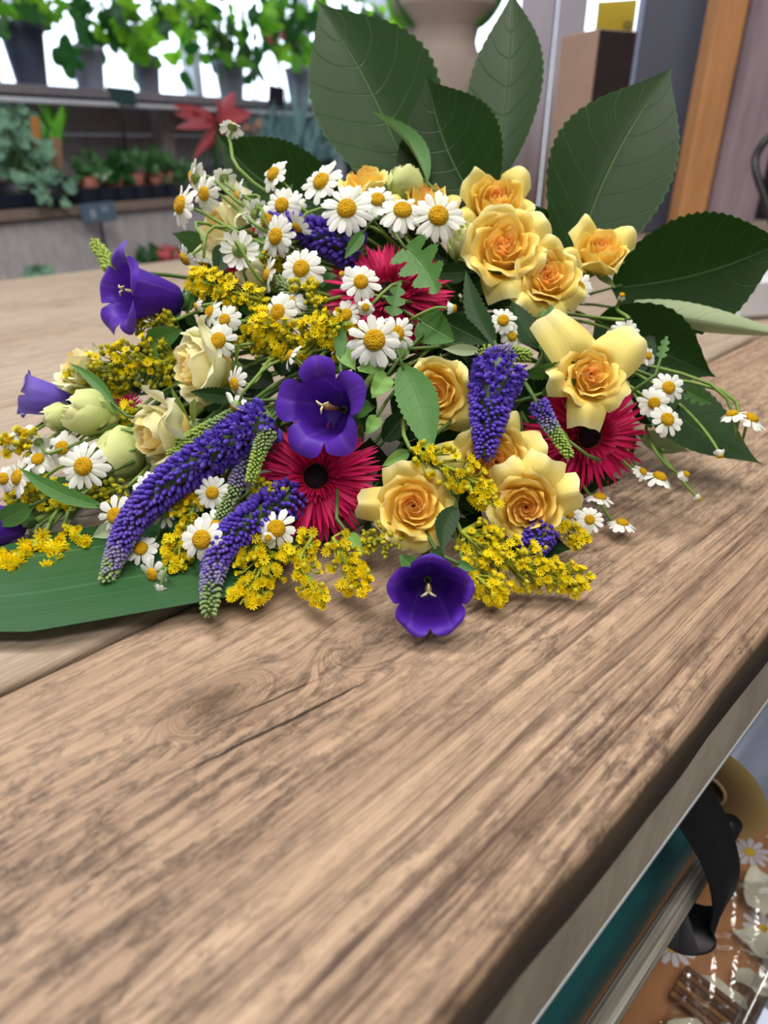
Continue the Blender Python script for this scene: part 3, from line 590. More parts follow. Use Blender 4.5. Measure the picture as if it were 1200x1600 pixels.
def veronica(pix, r0, r1, label, prof, fl=(9.5, 5.0), dens=1.0, seed=1, dz=-.006, core=None, maxn=280, stem=True):
    rr = random.Random(seed); pts = [P(q[0], q[1], (q[2] if len(q) > 2 else 0) + dz, .012) for q in pix]; path = catmull(pts, 60)
    th = thing('veronica_spike', label, 'flower', mat4(Matrix.Identity(3), path[0]), 'veronica spikes in the bouquet'); o = path[0]
    Ls = sum((path[i + 1] - path[i]).length for i in range(60)); n = len(path) - 1
    rad = lambda t: S(r0 + (r1 - r0) * t ** 1.2, path[int(t * n)]) * (1 if t < .93 else 1 - (t - .93) / .07 * .55)
    v, f, uv = tube([q - o for q in path], [rad(i / n) * .5 for i in range(n + 1)], 8); obj('spike_core', mesh('spike_core', v, f, core or stem_d, uv), th)
    rest = MB(); nobj = 0; VMI = [0, 0, 1, 2, 3, 4]
    t = 0.0; k_ = 0; px = Ls / zof(path[30]) * F_PX; fa = lambda t: fl[0] + (fl[1] - fl[0]) * t
    while t < 1 and k_ < 900:
        i = min(int(t * n), n - 1); q = path[i].lerp(path[i + 1], t * n - i); d = (path[i + 1] - path[i]).normalized(); x = d.orthogonal().normalized(); y = d.cross(x)
        a = k_ * 2.39996 + rr.uniform(-.2, .2); s = S(fa(t), q) * 1.5 * rr.uniform(.85, 1.15); R = rad(t); out = x * math.cos(a) + y * math.sin(a)
        dirn = (out + d * (.45 + .35 * t)).normalized(); base = q - o + out * max(R - s * .85, R * .35)
        pv = t + rr.uniform(-.07, .07); kind = next((kk for lim, kk in prof if pv < lim), prof[-1][1]); 
        if kind == 0 and rr.random() < .3: kind = 1
        mm = mat4(basis(dirn, rr.uniform(0, 6)), base, s)
        if out.dot((CAMP - q).normalized()) > -.3 and nobj < 290: obj('floret', VB[kind], th, mm); nobj += 1
        else:
            vv = [tuple(w_.co) for w_ in VB[kind].vertices]; rest.add(vv, [tuple(p_.vertices) for p_ in VB[kind].polygons], None, VMI[kind], mm)
        rpx = max(R * F_PX / zof(q), 2); step = (fa(t) ** 2 * .95) / (2 * PI * rpx * .8) / px / dens; t += step; k_ += 1
    if rest.v: obj('floret_mass', rest.mesh('floret_mass', VM), th)['kind'] = 'stuff'
    if stem: add_stem(th, stem_pts(path[0], (path[1] - path[0]).normalized(), 8, None, .02), .0012, .0018, stem_d)
    return th

# ------------------------------------------------------------------ goldenrod sprays
def sol_mesh(kind):
    b = MB()
    if kind in ('open', 'half'):
        b.add(*lathe([(.06, -1.0), (.20, -.85), (.27, -.4), (.30, 0)], 7), mi=1)
        n = 10 if kind == 'open' else 9; lift = .35 if kind == 'open' else 1.6
        for i in range(n):
            a = 2 * PI * i / n; c, s = math.cos(a), math.sin(a); L = .62 if kind == 'open' else .5; ca, sa = math.cos(math.atan(lift)), math.sin(math.atan(lift))
            pts = [(.16, -.08, 0), (.16, .08, 0), (.16 + L * ca * .7, .11, L * sa * .7), (.16 + L * ca * .7, -.11, L * sa * .7), (.16 + L * ca, 0, L * sa)]
            b.add([(x * c - y * s, x * s + y * c, z) for x, y, z in pts], [(0, 1, 2, 3), (3, 2, 4)], [(0, 0), (1, 0), (1, .7), (0, .7), (.5, 1)], 0)
        for i in range(5):
            a = i * 2.4; r = .12 * (i > 0); b.add([(r * math.cos(a) + .07 * math.cos(q), r * math.sin(a) + .07 * math.sin(q), .02) for q in (0, 2.1, 4.2)] + [(r * math.cos(a) * 1.6, r * math.sin(a) * 1.6, .42)], [(0, 1, 3), (1, 2, 3), (2, 0, 3)], None, 2)
        return b.mesh('floret', [sol_y, sol_g, sol_d])
    b.add(*lathe([(.06, -.7), (.26, -.5), (.38, -.15), (.36, .15), (.22, .38), (.02, .42)], 7), mi=0)
    return b.mesh('floret', sol_b if kind == 'bud' else sol_o)
SOL = {q: sol_mesh(q) for q in ('open', 'half', 'bud', 'olive')}
def goldenrod(pix, wpx, n, label, mixk=(.5, .3, .2, 0), fpx=8.0, seed=1, dz=0.0, dirb=(0, .1, .9), leaves=0, stem=True, lift=.008):
    rr = random.Random(seed); pts = [P(q[0], q[1], (q[2] if len(q) > 2 else 0) + dz, lift) for q in pix]; path = catmull(pts, 40); o = path[0]
    th = thing('goldenrod_spray', label, 'flower', mat4(Matrix.Identity(3), o), 'yellow goldenrod in the bouquet'); b = MB()
    b.add(*tube([q - o for q in path], [.0011 - .0006 * i / 40 for i in range(41)], 5)); cam_d_ = lambda q: (CAMP - q).normalized()
    for i in range(int(n * 1.25)):
        t = rr.random() ** .8; q = path[int(t * 40)]; d = (path[min(int(t * 40) + 1, 40)] - path[max(int(t * 40) - 1, 0)]).normalized(); toc = cam_d_(q); sidev = d.cross(toc).normalized()
        ww = S(wpx, q) * (.45 + .55 * math.sin(PI * min(1, .15 + t * .8))); a = rr.uniform(-1, 1); hgt = rr.uniform(-.3, 1) * ww * .55
        e = q + sidev * a * ww + toc * hgt * math.sqrt(max(0, 1 - a * a)) + d * rr.uniform(-.3, .5) * ww
        if e.z < lift: e.z = lift + rr.uniform(0, .003)
        fd = (sidev * a * .8 + toc * (.25 + dirb[2] * .5) + d * .35 + UP * dirb[1] + RT * dirb[0] + Vector((rr.uniform(-.5, .5), rr.uniform(-.5, .5), rr.uniform(-.3, .5)))).normalized()
        kk = rr.choices(('open', 'half', 'bud', 'olive'), mixk)[0]; s = 1.28 * S(fpx, e) * rr.uniform(.85, 1.2)
        obj('floret', SOL[kk], th, mat4(basis(fd, rr.uniform(0, 6)), e - o, s))
        q0 = path[max(0, int(t * 40) - rr.randint(4, 9))]; b.add(*tube([q0 - o, q0.lerp(e - fd * s, .55) - o - toc * .002, e - fd * s * .9 - o], [.00055, .00045, .0004], 4, False))
    obj('stalk', b.mesh('stalk', sol_g), th)
    for i in range(leaves):
        t = rr.random() * .7; q = path[int(t * 40)] - o; me = leaf_mesh('leaf', S(rr.uniform(22, 34), path[0]), S(9, path[0]), G['light'], bend=.1, kind='lance', nu=2, nv=6)
        d = (face(rr.uniform(-1, 1), rr.uniform(-1, 1), .3)); obj('leaf', me, th, mat4(leaf_frame(Vector((0, 0, 0)), d), q))
    if stem: add_stem(th, stem_pts(path[0], (path[1] - path[0]).normalized(), 8, None, .02), .0011, .0016, stem_m, 'stem')
    return th

# ------------------------------------------------------------------ leafy sprigs that fill the bouquet
def sprig(u, v, label, n=9, L=90, dz=.03, spread=85, seed=1, mt='dark', kind='laurel'):
    rr = random.Random(seed); p = P(u, v, dz); th = thing('leafy_sprig', label, 'leafy sprig', mat4(Matrix.Identity(3), p), 'leafy sprigs inside the bouquet')
    pts = [BND, BND.lerp(p, .6), p]; path = catmull(pts, 12); add_stem(th, path[::-1], .0012, .0018, stem_d)
    lib = [leaf_mesh('leaf', S(L * q, p), S(L * q * (.5 if kind != 'lance' else .26), p), G[mt], bend=rr.uniform(-.15, .2), kind=kind, serr=.04, nu=4, nv=12, seed=q) for q in (.8, 1.0, 1.2)]
    for i in range(n):
        a = 2 * PI * i / n + rr.uniform(-.4, .4); rad = rr.uniform(.1, .5) * S(spread, p); b0 = p + (RT * math.cos(a) + UP * math.sin(a)) * rad + FW * rr.uniform(0, .025)
        d = (RT * math.cos(a) + UP * math.sin(a) - FW * rr.uniform(-.3, .25)).normalized()
        if (b0 + d * S(L, p)).z < .008: d.z = abs(d.z) * .3; d.normalize()
        if b0.z < .008: b0.z = .008
        obj('leaf', rr.choice(lib), th, mat4(leaf_frame(b0, b0 + d, None, rr.uniform(-.7, .7)), b0 - p))
    return th
# ================================================================== the bouquet
# ---- large leaves (fan out behind the flowers)
Lk = dict(absz=True, group='large dark leaves behind the flowers')
leaf('tallest large dark leaf, standing upright in front of the stone urn', (650, 300, .475), (497, 12, .50), 192, bend=.06, sway=.03, roll=.15, nu=12, nv=44, **Lk)
leaf('large dark leaf standing between the urn and the whitewashed post', (770, 290, .50), (806, -8, .53), 118, bend=.05, sway=.02, roll=-.35, nu=12, nv=44, **Lk)
leaf('pointed dark leaf with a pale serrated edge above the topmost open roses', (752, 330, .455), (662, 110, .455), 168, bend=-.04, roll=-.1, sway=-.05, nu=12, nv=44, **Lk)
leaf('large dark leaf with a hooked tip in front of the grey panel', (893, 420, .47), (1050, 112, .49), 186, bend=.05, roll=.1, sway=-.05, twist=.25, nu=12, nv=44, **Lk)
leaf('broad dark leaf with a pale midrib reaching past the orange post', (955, 450, .47), (1235, 372, .46), 178, bend=.03, roll=.1, sway=.05, nu=12, nv=44, **Lk)
leaf('long leaf turned to show its pale green underside above the table', (955, 480, .475), (1240, 524, .45), 44, 'pale', bend=.02, roll=.35, kind='lance', fold=-.3, nu=10, nv=36, **Lk)
leaf('dark leaf drooping onto the table beside the loose chamomile', (985, 575, .46), (1200, 722, .43), 128, 'laurel', bend=-.04, roll=-.2, sway=.09, nu=12, nv=40, nrm=Vector((-.2, -.7, 1)), **Lk)
leaf('pale leaf tip peeping out below the drooping dark leaf', (1000, 680, .47), (1078, 706, .455), 34, 'pale', bend=.02, kind='laurel', **Lk)
leaf('dark leaf spread sideways beneath the highest single chamomile', (535, 325, .475), (328, 200, .47), 136, bend=-.05, roll=.1, sway=-.11, nu=12, nv=44, **Lk)
leaf('slim folded leaf standing before the tallest dark leaf', (668, 285, .45), (573, 178, .46), 34, 'mid', name='slim_leaf', bend=.05, roll=1.0, sway=.14, kind='lance', fold=.5, **Lk)
leaf('dark leaf beneath the rightmost open rose', (930, 500, .47), (1120, 590, .46), 120, bend=-.02, **Lk)
leaf('dark leaf filling behind the two-faced top roses', (700, 420, .47), (880, 330, .47), 130, bend=-.02, **Lk)
p0, p1 = ground(470, 835, .012), ground(-330, 960, .010)
st_ = thing('strap_leaf', 'long dark green strap leaf lying flat on the table edge of the bouquet', 'leaf', mat4(leaf_frame(p0, p1, Vector((0, 0, 1))), p0), 'large dark leaves behind the flowers')
obj('blade', leaf_mesh('blade', (p1 - p0).length, .092, G['strap'], bend=0, fold=.04, kind='strap', nu=14, nv=40, curl=-.10), st_)
# ---- leafy sprigs filling the inside
for i, (u, v, dz, lab, mt, L) in enumerate((
    (640, 560, .035, 'under the bristly green leaves', 'dark', 95), (720, 470, .035, 'beside the deep red gerbera', 'dark', 95), (830, 560, .035, 'between the open roses', 'dark', 90),
    (590, 700, .035, 'in the dark hollow beside the red gerbera', 'dark', 95), (700, 760, .03, 'under the three lowest roses', 'dark', 80), (440, 600, .035, 'behind the wide open bellflower', 'dark', 95),
    (330, 540, .035, 'behind the cream roses', 'dark', 90), (240, 620, .035, 'between the cream roses', 'dark', 85), (380, 750, .03, 'under the long violet veronica spike', 'dark', 85),
    (480, 480, .035, 'under the top goldenrod', 'mid', 85), (380, 400, .035, 'under the upper chamomile', 'mid', 80), (550, 390, .04, 'behind the deep red gerbera', 'dark', 95),
    (870, 740, .04, 'under the lower pink gerbera', 'dark', 80), (160, 760, .03, 'under the chamomile by the strap leaf', 'mid', 75), (250, 820, .02, 'on the strap leaf', 'mid', 60), (960, 620, .04, 'behind the pink gerbera', 'dark', 85),
    (560, 800, .03, 'low in shade above the lone bellflower', 'dark', 75), (660, 350, .045, 'behind the largest chamomile', 'dark', 100), (470, 820, .025, 'behind the low goldenrod', 'dark', 70), (80, 800, .02, 'near the half hidden bellflower', 'mid', 60), (740, 650, .035, 'behind the hanging veronica', 'dark', 85), (780, 850, .02, 'behind the spread goldenrod', 'dark', 65))):
    sprig(u, v, 'dark green leafy sprig ' + lab, 10, L, dz + .012, 95, i + 40, mt)
# ---- smaller single leaves
lf = lambda lab, a, b, w, mt='mid', **kw: leaf(lab, a, b, w, mt, name='leaf', **kw)
lf('long bristly green leaf hanging beside the rose under the bellflower stalk', (628, 570, -.015), (676, 722, -.012), 62, 'mid', kind='lance', sway=-.04, bend=.06, serr=.08, nu=6, nv=30)
lf('narrow light leaf pointing left above the lowest round rose', (640, 705, -.002), (597, 728, -.004), 22, 'light', kind='lance')
lf('rounded grey-green leaf above the shaded rose', (655, 500, .0), (714, 535, -.012), 56, 'mid', kind='ovate', serr=.05, bend=.05)
lf('serrated dark leaf reaching towards the bristly veronica bud', (675, 492, .008), (768, 540, -.004), 40, 'dark', kind='lance', serr=.12, nv=30)
lf('upright serrated dark leaf left of the shaded small chamomile', (775, 540, -.002), (728, 422, .0), 32, 'dark', kind='lance', serr=.14, sway=-.06, nv=30)
lf('dark folded leaf beside the twin shaded chamomile', (845, 545, .004), (800, 470, .0), 44, 'dark', kind='lance', serr=.10, roll=.5, sway=-.06)
lf('upright pointed leaf under the third top rose, wider of two', (852, 530, -.008), (862, 475, -.008), 22, 'mid', kind='lance', serr=.14)
lf('upright pointed leaf under the third top rose, thinner of two', (848, 532, -.006), (849, 478, -.004), 12, 'mid', kind='lance', serr=.14)
lf('toothed leaf lying across the open rose heart, upper one', (815, 585, -.006), (920, 566, -.022), 30, 'mid', kind='lance', serr=.16, roll=.7, nv=30)
lf('toothed leaf curling under the open rose, lower one', (845, 615, -.004), (908, 592, -.018), 26, 'mid', kind='lance', serr=.16, roll=.5, nv=26)
lf('cream loose petal-like leaf above the shaded rose', (750, 548, -.01), (690, 545, -.012), 18, 'pale', kind='laurel')
lf('dark leaf dividing the lowest rose from the spread goldenrod', (712, 790, -.006), (692, 862, -.008), 34, 'dark', kind='lance', serr=.07, sway=.08)
lf('lobed chamomile leaf over the deep red gerbera', (632, 386, -.012), (684, 458, -.018), 74, 'mid', kind='lobed', serr=.1, nu=8, nv=40, sway=-.05)
lf('small lobed leaf in front of the deep red gerbera heart', (613, 494, -.018), (624, 440, -.02), 32, 'mid', kind='lobed', nu=6, nv=30)
lf('small smooth leaf left of the largest chamomile', (568, 362, -.014), (538, 404, -.018), 20, 'mid', kind='lance')
lf('dark triangular leaf beside the upper bellflower', (352, 385, -.004), (338, 432, -.006), 32, 'dark', kind='ovate', serr=.06)
lf('upright light leaf by the mid goldenrod', (532, 560, -.012), (531, 497, -.014), 20, 'mid', kind='laurel')
lf('broad light leaf under the mid goldenrod', (530, 535, -.01), (556, 580, -.016), 30, 'light', kind='laurel')
lf('curled light bract above the wide open bellflower', (600, 560, -.014), (560, 580, -.02), 34, 'light', kind='ovate', wave=.03, serr=.05)
lf('curled light bract right of the wide open bellflower', (606, 585, -.016), (580, 622, -.018), 32, 'light', kind='ovate', wave=.04, serr=.05)
lf('light bract below the wide open bellflower', (590, 650, -.004), (572, 680, -.008), 24, 'light', kind='ovate', wave=.03)
lf('light green leaf over the long bristly leaf', (640, 545, -.012), (595, 548, -.016), 38, 'light', kind='laurel')
lf('long light leaf arching over the left chamomile', (160, 792, -.008), (30, 730, -.02), 26, 'mid', kind='laurel', bend=.06, sway=-.05)
lf('leaf hanging down beside the left goldenrod tufts', (55, 845, -.006), (48, 922, -.012), 24, 'mid', kind='lance', wave=.02)
lf('leaf clasping the half hidden bellflower', (50, 790, -.012), (-15, 822, -.012), 34, 'mid', kind='laurel')
lf('small leaf over the left cream bud', (178, 632, -.006), (108, 567, -.012), 18, 'mid', kind='lance', sway=.05)
lf('green leaf behind the upper left goldenrod', (232, 535, .002), (285, 515, -.002), 36, 'mid', kind='ovate')
lf('toothed dark leaf on the upper cream rose', (372, 622, -.016), (297, 612, -.018), 24, 'dark', kind='lance', serr=.12)
lf('beige dry leaf under the daisy on the strap leaf', (190, 818, -.008), (142, 840, -.01), 24, 'pale', kind='laurel')
lf('round leaf beside the low goldenrod pair', (545, 835, .0), (566, 862, -.002), 22, 'light', kind='ovate')
lf('small leaf on the spread goldenrod', (716, 880, -.008), (742, 892, -.012), 16, 'mid', kind='ovate')
lf('lobed leaf by the outer chamomile sprig', (1070, 610, -.004), (1112, 630, -.006), 28, 'mid', kind='lobed', nu=6, nv=30)
lf('tiny forked leaf above the outer chamomile sprig', (1032, 560, -.004), (1042, 525, -.006), 18, 'mid', kind='lobed', nu=6, nv=24)
lf('green leaf under the topmost small chamomile group', (395, 400, .002), (412, 372, .0), 34, 'light', kind='ovate')
lf('dark leaf under the second top rose', (735, 425, .004), (672, 428, .006), 30, 'dark', kind='lance', serr=.1)
lf('serrated leaf right of the hanging veronica', (890, 690, -.002), (845, 655, -.004), 16, 'light', kind='lance')
# ---- gerberas
gerbera(495, 745, 104, (-.12, .06, 1), 'vivid pink gerbera with dark centre below the wide open bellflower', .008, 0.3, 3)
gerbera(606, 462, 104, (-.05, .30, 1), 'deep red gerbera half hidden under the largest chamomile', .012, 0.1, 5)
gerbera(917, 680, 104, (.20, -.30, 1), 'magenta gerbera on the table side below the open rose', .03, 0.7, 7)
gerbera(190, 655, 45, (-.3, .1, 1), 'small red gerbera mostly hidden between the cream roses', .03, 0.1, 8)
gerbera(395, 395, 60, (-.3, .2, 1), 'red gerbera just glimpsed under the upper chamomile', .035, 0.1, 9)
# ---- roses
rose(788, 382, 56, (-.05, .10, 1), 'fully open yellow rose, largest of the top cluster', 'yellow', 'open', -.012, .3, [(15, 0.45, 0.98, 0.81), (80, 0.2, 0.95, 0.91), (135, 0.15, 0.9, 1.04), (205, 0.22, 0.85, 1.1), (262, 0.55, 0.8, 0.98), (325, 0.3, 0.85, 0.91)], 11)
rose(778, 310, 48, (.0, .32, 1), 'yellow rose peeking over the largest open rose', 'yellow', 'cup', .006, .9, [(5, 0.75, 0.95, 0.72), (85, 0.25, 1.08, 0.91), (160, 0.8, 0.95, 0.78), (215, 0.3, 0.8, 0.91), (290, 0.3, 0.8, 0.91)], 12)
rose(856, 430, 46, (.02, .06, 1), 'apricot-hearted yellow rose, lower right of the top cluster', 'yellow', 'open', -.006, .2, [(75, 0.4, 1.05, 0.91), (155, 0.25, 0.95, 0.91), (215, 0.5, 0.9, 0.91), (270, 0.55, 0.85, 0.78), (320, 0.55, 0.9, 0.72), (20, 0.1, 0.9, 0.91)], 13)
rose(940, 388, 42, (.02, .45, .9), 'cup-shaped yellow rose alone before the hooked dark leaf', 'yellow', 'cup', .0, .5, [(10, 0.75, 1.1, 0.72), (85, 0.45, 1.15, 0.78), (165, 0.75, 1.1, 0.72), (230, 0.05, 0.9, 1.04), (305, 0.05, 0.9, 1.04)], 14)
rose(925, 585, 46, (-.05, .10, 1), 'wide open yellow rose with outspread petals over the magenta gerbera', 'yellow', 'open', -.024, .6, [(85, 1.75, 1.25, 1.1), (5, 1.35, 1.15, 1.1), (150, 0.55, 0.95, 0.78), (230, 0.85, 0.95, 0.85), (290, 0.45, 0.9, 0.91)], 15)
rose(680, 616, 50, (-.22, -.22, 1), 'shaded yellow rose left of the hanging veronica', 'yellow', 'open', -.002, .4, [(60, 0.2, 1.0, 1.04), (120, 0.15, 1.0, 0.98), (0, 0.25, 0.95, 0.91), (300, 0.55, 0.9, 0.91), (240, 0.2, 0.9, 0.91)], 16)
rose(776, 722, 56, (.02, -.05, 1), 'yellow rose directly under the hanging veronica tip', 'yellow', 'open', -.006, .2, [(5, 0.55, 0.95, 0.78), (65, 0.55, 1.05, 0.65), (170, 0.75, 0.95, 0.85), (120, 0.3, 1.0, 0.78), (235, 0.2, 0.85, 0.91), (290, 0.35, 0.85, 0.91)], 17)
rose(646, 790, 54, (-.02, .05, 1), 'round yellow rose closest to the lone bellflower', 'yellow', 'open', -.004, .2, [(165, 0.7, 0.95, 0.65), (95, 0.4, 0.95, 0.85), (40, 0.3, 0.95, 0.78), (220, 0.3, 0.9, 0.91), (285, 0.42, 0.9, 0.91), (335, 0.3, 0.9, 0.78)], 18)
rose(822, 793, 54, (-.25, -.20, 1), 'yellow rose with a turned heart, lowest beside the magenta gerbera', 'yellow', 'open', -.002, .8, [(20, 0.65, 1.0, 0.85), (75, 0.55, 1.0, 0.78), (330, 0.65, 0.9, 0.78), (150, 0.2, 0.9, 0.91), (250, 0.25, 0.85, 0.91)], 19)
rose(304, 572, 60, (-.85, -.05, .5), 'pale cream rose facing left beside the small chamomile trio', 'cream', 'cup', -.006, .3, (), 21, .7, ng=4)
rose(240, 678, 60, (-.75, -.22, .6), 'largest cream rose with apricot heart above the long veronica', 'cream', 'cup', -.008, .8, (), 22, .9)
rose(126, 645, 42, (-.85, .05, .5), 'closed pale green rose bud beside the lilac bellflower', 'bud', 'bud', -.008, .3, (), 23, .6)
rose(120, 572, 42, (-.55, .5, .5), 'pale cream rose in front of the left goldenrod', 'cream', 'cup', .004, .5, (), 24, .4)
rose(178, 716, 46, (-.6, -.5, .5), 'greenish cream rose bud behind the round chamomile', 'bud', 'bud', .006, .4, (), 25, .5)
rose(345, 352, 54, (-.7, .2, .6), 'soft cream rose behind the upper left chamomile', 'cream', 'cup', .022, .4, (), 26, 1.0)
rose(568, 280, 34, (-.2, .7, .6), 'pale yellow rose at the foot of the tallest leaf', 'yellow', 'cup', .022, .4, (), 27, .7)
rose(634, 276, 32, (.1, .85, .4), 'greenish rose bud pointing straight up', 'bud', 'bud', .016, .4, (), 28, 1.1)
rose(665, 306, 40, (.1, .6, .7), 'yellow rose hidden behind the chamomile row', 'yellow', 'cup', .018, .2, (), 29, 1.2)
rose(722, 372, 30, (-.4, .5, .7), 'half-closed pale rose left of the largest open rose', 'bud', 'bud', .006, .5, (), 30, .5)
rose(84, 652, 26, (-.8, -.1, .5), 'small cream bud tucked behind the closed bud', 'bud', 'bud', .006, .4, (), 31, .5)
rose(395, 425, 34, (-.6, .2, .6), 'cream bud deep under the upper chamomile', 'cream', 'bud', .025, .4, (), 32, .5)
# ---- bellflowers
campanula(194, 456, 54, 112, (-.72, -.05, .70), 'violet bellflower pointing left over the bare table', -.01, .2, None, 1, 'cream', open_=1.8)
campanula(503, 638, 65, 80, (-.42, -.10, .85), 'wide open violet bellflower in the middle of the bouquet', -.034, .35, None, 4, 'brown', open_=1.6)
campanula(672, 928, 68, 100, (-.02, -.15, 1), 'lone violet bellflower lying open on the table front', -.008, 1.57, None, 6, 'brown', lift=.024, open_=.7)
campanula(48, 618, 38, 74, (-.85, .15, .3), 'lilac bellflower at the far left beyond the rose bud', .012, .5, bell_l, 8, 'cream', open_=.8)
campanula(-25, 822, 46, 70, (-.95, -.1, .3), 'violet bellflower cut off by the picture side, low left', -.008, .5, None, 9, 'cream')
# ---- veronica
veronica([(425, 652), (345, 700), (262, 758), (212, 808), (184, 860), (166, 908)], 36, 11, 'long violet veronica spike arching down onto the strap leaf', ((.30, 0), (.52, 1), (.76, 2), (.88, 3), (1.2, 4)), (11, 6.5), 1.0, 1, -.016)
veronica([(458, 774, .022), (398, 811, .004), (352, 850), (332, 900), (327, 958)], 32, 12, 'dusky violet veronica spike hanging onto the bare wood', ((.5, 1), (.68, 2), (.84, 3), (1.2, 4)), (10, 6.5), 1.0, 2, -.008, stem=False)
veronica([(782, 572), (768, 620), (762, 668), (757, 712)], 42, 12, 'violet veronica spike hanging between the open roses', ((.42, 0), (.88, 1), (1.2, 2)), (11, 7), 1.0, 3, -.02)
veronica([(762, 562), (790, 552), (826, 556)], 15, 10, 'short curled veronica tip, violet to lime, above the hanging spike', ((.3, 2), (.6, 3), (1.2, 5)), (5.5, 4.5), 1.0, 4, -.012)
veronica([(838, 628), (862, 668), (890, 712)], 15, 7, 'thin grey-blue veronica with lime tip over the magenta gerbera', ((.3, 2), (.5, 3), (.62, 4), (1.2, 5)), (6, 4.5), 1.0, 5, -.016)
veronica([(565, 398, .01), (500, 368), (430, 345)], 30, 16, 'dark violet veronica spike under the upper chamomile', ((1.2, 1),), (9.5, 8), 1.0, 6, -.002)
veronica([(850, 825), (828, 862)], 26, 20, 'stub of violet veronica showing under the lowest rose', ((1.2, 1),), (8, 7), 1.0, 7, .008)
veronica([(372, 648), (325, 670), (276, 693)], 13, 7, 'pale green veronica side spike, upper of two on the violet one', ((.5, 4), (1.2, 5)), (6, 4.5), 1.0, 8, -.016)
veronica([(335, 680), (300, 696), (266, 711)], 11, 7, 'pale green veronica side spike, lower of two by the cream rose', ((.4, 4), (1.2, 5)), (6, 4.5), 1.0, 9, -.014)
veronica([(420, 672), (405, 705), (391, 752)], 14, 7, 'pale green veronica spike along the pink gerbera rays', ((.5, 4), (1.2, 5)), (6, 4.5), 1.0, 10, -.02)
veronica([(392, 710), (368, 760), (343, 812)], 14, 10, 'grey-green veronica spike below the long violet one', ((.5, 3), (1.2, 4)), (6.5, 5), 1.0, 11, -.006)
veronica([(180, 425), (166, 405), (148, 380)], 13, 6, 'lime veronica tip rising behind the left bellflower', ((1.2, 5),), (6.5, 5), 1.0, 12, .012)
veronica([(462, 462), (437, 440)], 12, 9, 'small green veronica bud amid the upper chamomile', ((1.2, 4),), (6, 5), 1.0, 13, -.006)
veronica([(770, 560), (758, 548)], 11, 11, 'bristly round lime veronica bud by the loose cream petal', ((1.2, 5),), (5, 5), 1.0, 14, -.012)
# ---- goldenrod
gr = goldenrod
gr([(415, 470), (370, 458), (330, 445), (298, 432)], 26, 60, 'goldenrod plume above the three small chamomile, reaching the left bellflower', (.6, .3, .1, 0), 8.5, 1, -.012, leaves=2)
gr([(545, 500), (520, 520), (480, 535), (430, 520), (395, 495)], 38, 130, 'broad golden plume over the wide open bellflower', (.65, .25, .1, 0), 9, 2, -.012, leaves=2)
gr([(505, 470), (480, 455), (462, 432)], 22, 24, 'budded goldenrod tip left of the deep red gerbera', (.1, .2, .7, 0), 8, 3, -.014)
gr([(275, 560, .01), (230, 570), (180, 580), (110, 605)], 44, 130, 'goldenrod mass between the two cream roses', (.25, .1, .25, .4), 8, 4, .004, leaves=3)
gr([(640, 700), (690, 725), (735, 750), (772, 792)], 30, 70, 'goldenrod sprig laid across the lowest round rose', (.45, .15, .4, 0), 8.5, 5, -.018, leaves=1)
gr([(720, 830), (770, 870), (830, 890), (915, 920)], 46, 150, 'spread goldenrod on the wood next to the lone bellflower', (.6, .15, .25, 0), 8.5, 6, -.004, leaves=3)
gr([(725, 880), (760, 915), (790, 935)], 26, 44, 'goldenrod tuft touching the lone bellflower petals', (.7, .2, .1, 0), 8.5, 26, -.004)
gr([(490, 835), (470, 880), (505, 945)], 26, 54, 'goldenrod pair, left branch, on the wood under the pink gerbera', (.35, .5, .15, 0), 9, 7, -.004, leaves=1, stem=False)
gr([(520, 840), (545, 890), (570, 925)], 28, 60, 'goldenrod pair, right branch, on the wood under the pink gerbera', (.4, .5, .1, 0), 9, 8, -.004, leaves=1, stem=False)
gr([(400, 835), (410, 880), (375, 945)], 40, 90, 'goldenrod bunch right of the dusky veronica tip', (.55, .35, .1, 0), 9.5, 9, -.002, leaves=2)
gr([(300, 800), (285, 840), (275, 890)], 30, 56, 'goldenrod tuft between two veronica spikes', (.35, .45, .2, 0), 9, 10, -.004, leaves=1)
gr([(55, 850), (30, 875), (14, 900)], 24, 34, 'bright goldenrod tuft at the strap leaf corner', (.4, .6, 0, 0), 16, 11, -.008)
gr([(70, 835), (88, 862), (78, 892)], 18, 20, 'small goldenrod tuft on the strap leaf', (.2, .8, 0, 0), 15, 12, -.006)
gr([(100, 820), (125, 838), (138, 848)], 14, 14, 'tiny goldenrod sprig under the arching light leaf', (.3, .5, .2, 0), 9, 13, -.002)
gr([(120, 780), (70, 775), (10, 770)], 28, 60, 'goldenrod behind the left chamomile group', (.3, .3, .4, 0), 8.5, 14, .006)
gr([(650, 830, .01), (610, 840), (565, 850)], 30, 55, 'shaded olive goldenrod buds left of the round rose', (.08, .05, .3, .6), 6.5, 15, .006)
gr([(200, 760), (165, 770), (130, 785)], 20, 30, 'green budded goldenrod behind the chamomile on the strap leaf', (0, .1, .4, .5), 8, 16, .0)
gr([(430, 560), (405, 540), (375, 525)], 22, 34, 'olive goldenrod buds left of the wide open bellflower', (.1, .1, .5, .3), 7.5, 17, .0)
gr([(320, 785), (295, 790), (275, 785)], 18, 22, 'goldenrod crumbs under the two small chamomile', (.6, .2, .2, 0), 8.5, 18, -.004)
gr([(70, 690), (40, 690), (5, 700)], 24, 44, 'yellow-green goldenrod at the far left end', (.2, .2, .5, .1), 8, 19, .004)
gr([(275, 500), (235, 505), (205, 515)], 18, 34, 'olive goldenrod buds under the left bellflower', (.1, .05, .35, .5), 7, 20, .012)
gr([(440, 775), (415, 770), (395, 745)], 16, 22, 'shaded goldenrod between the veronica spikes and pink gerbera', (.3, .1, .4, .2), 7.5, 21, .0)
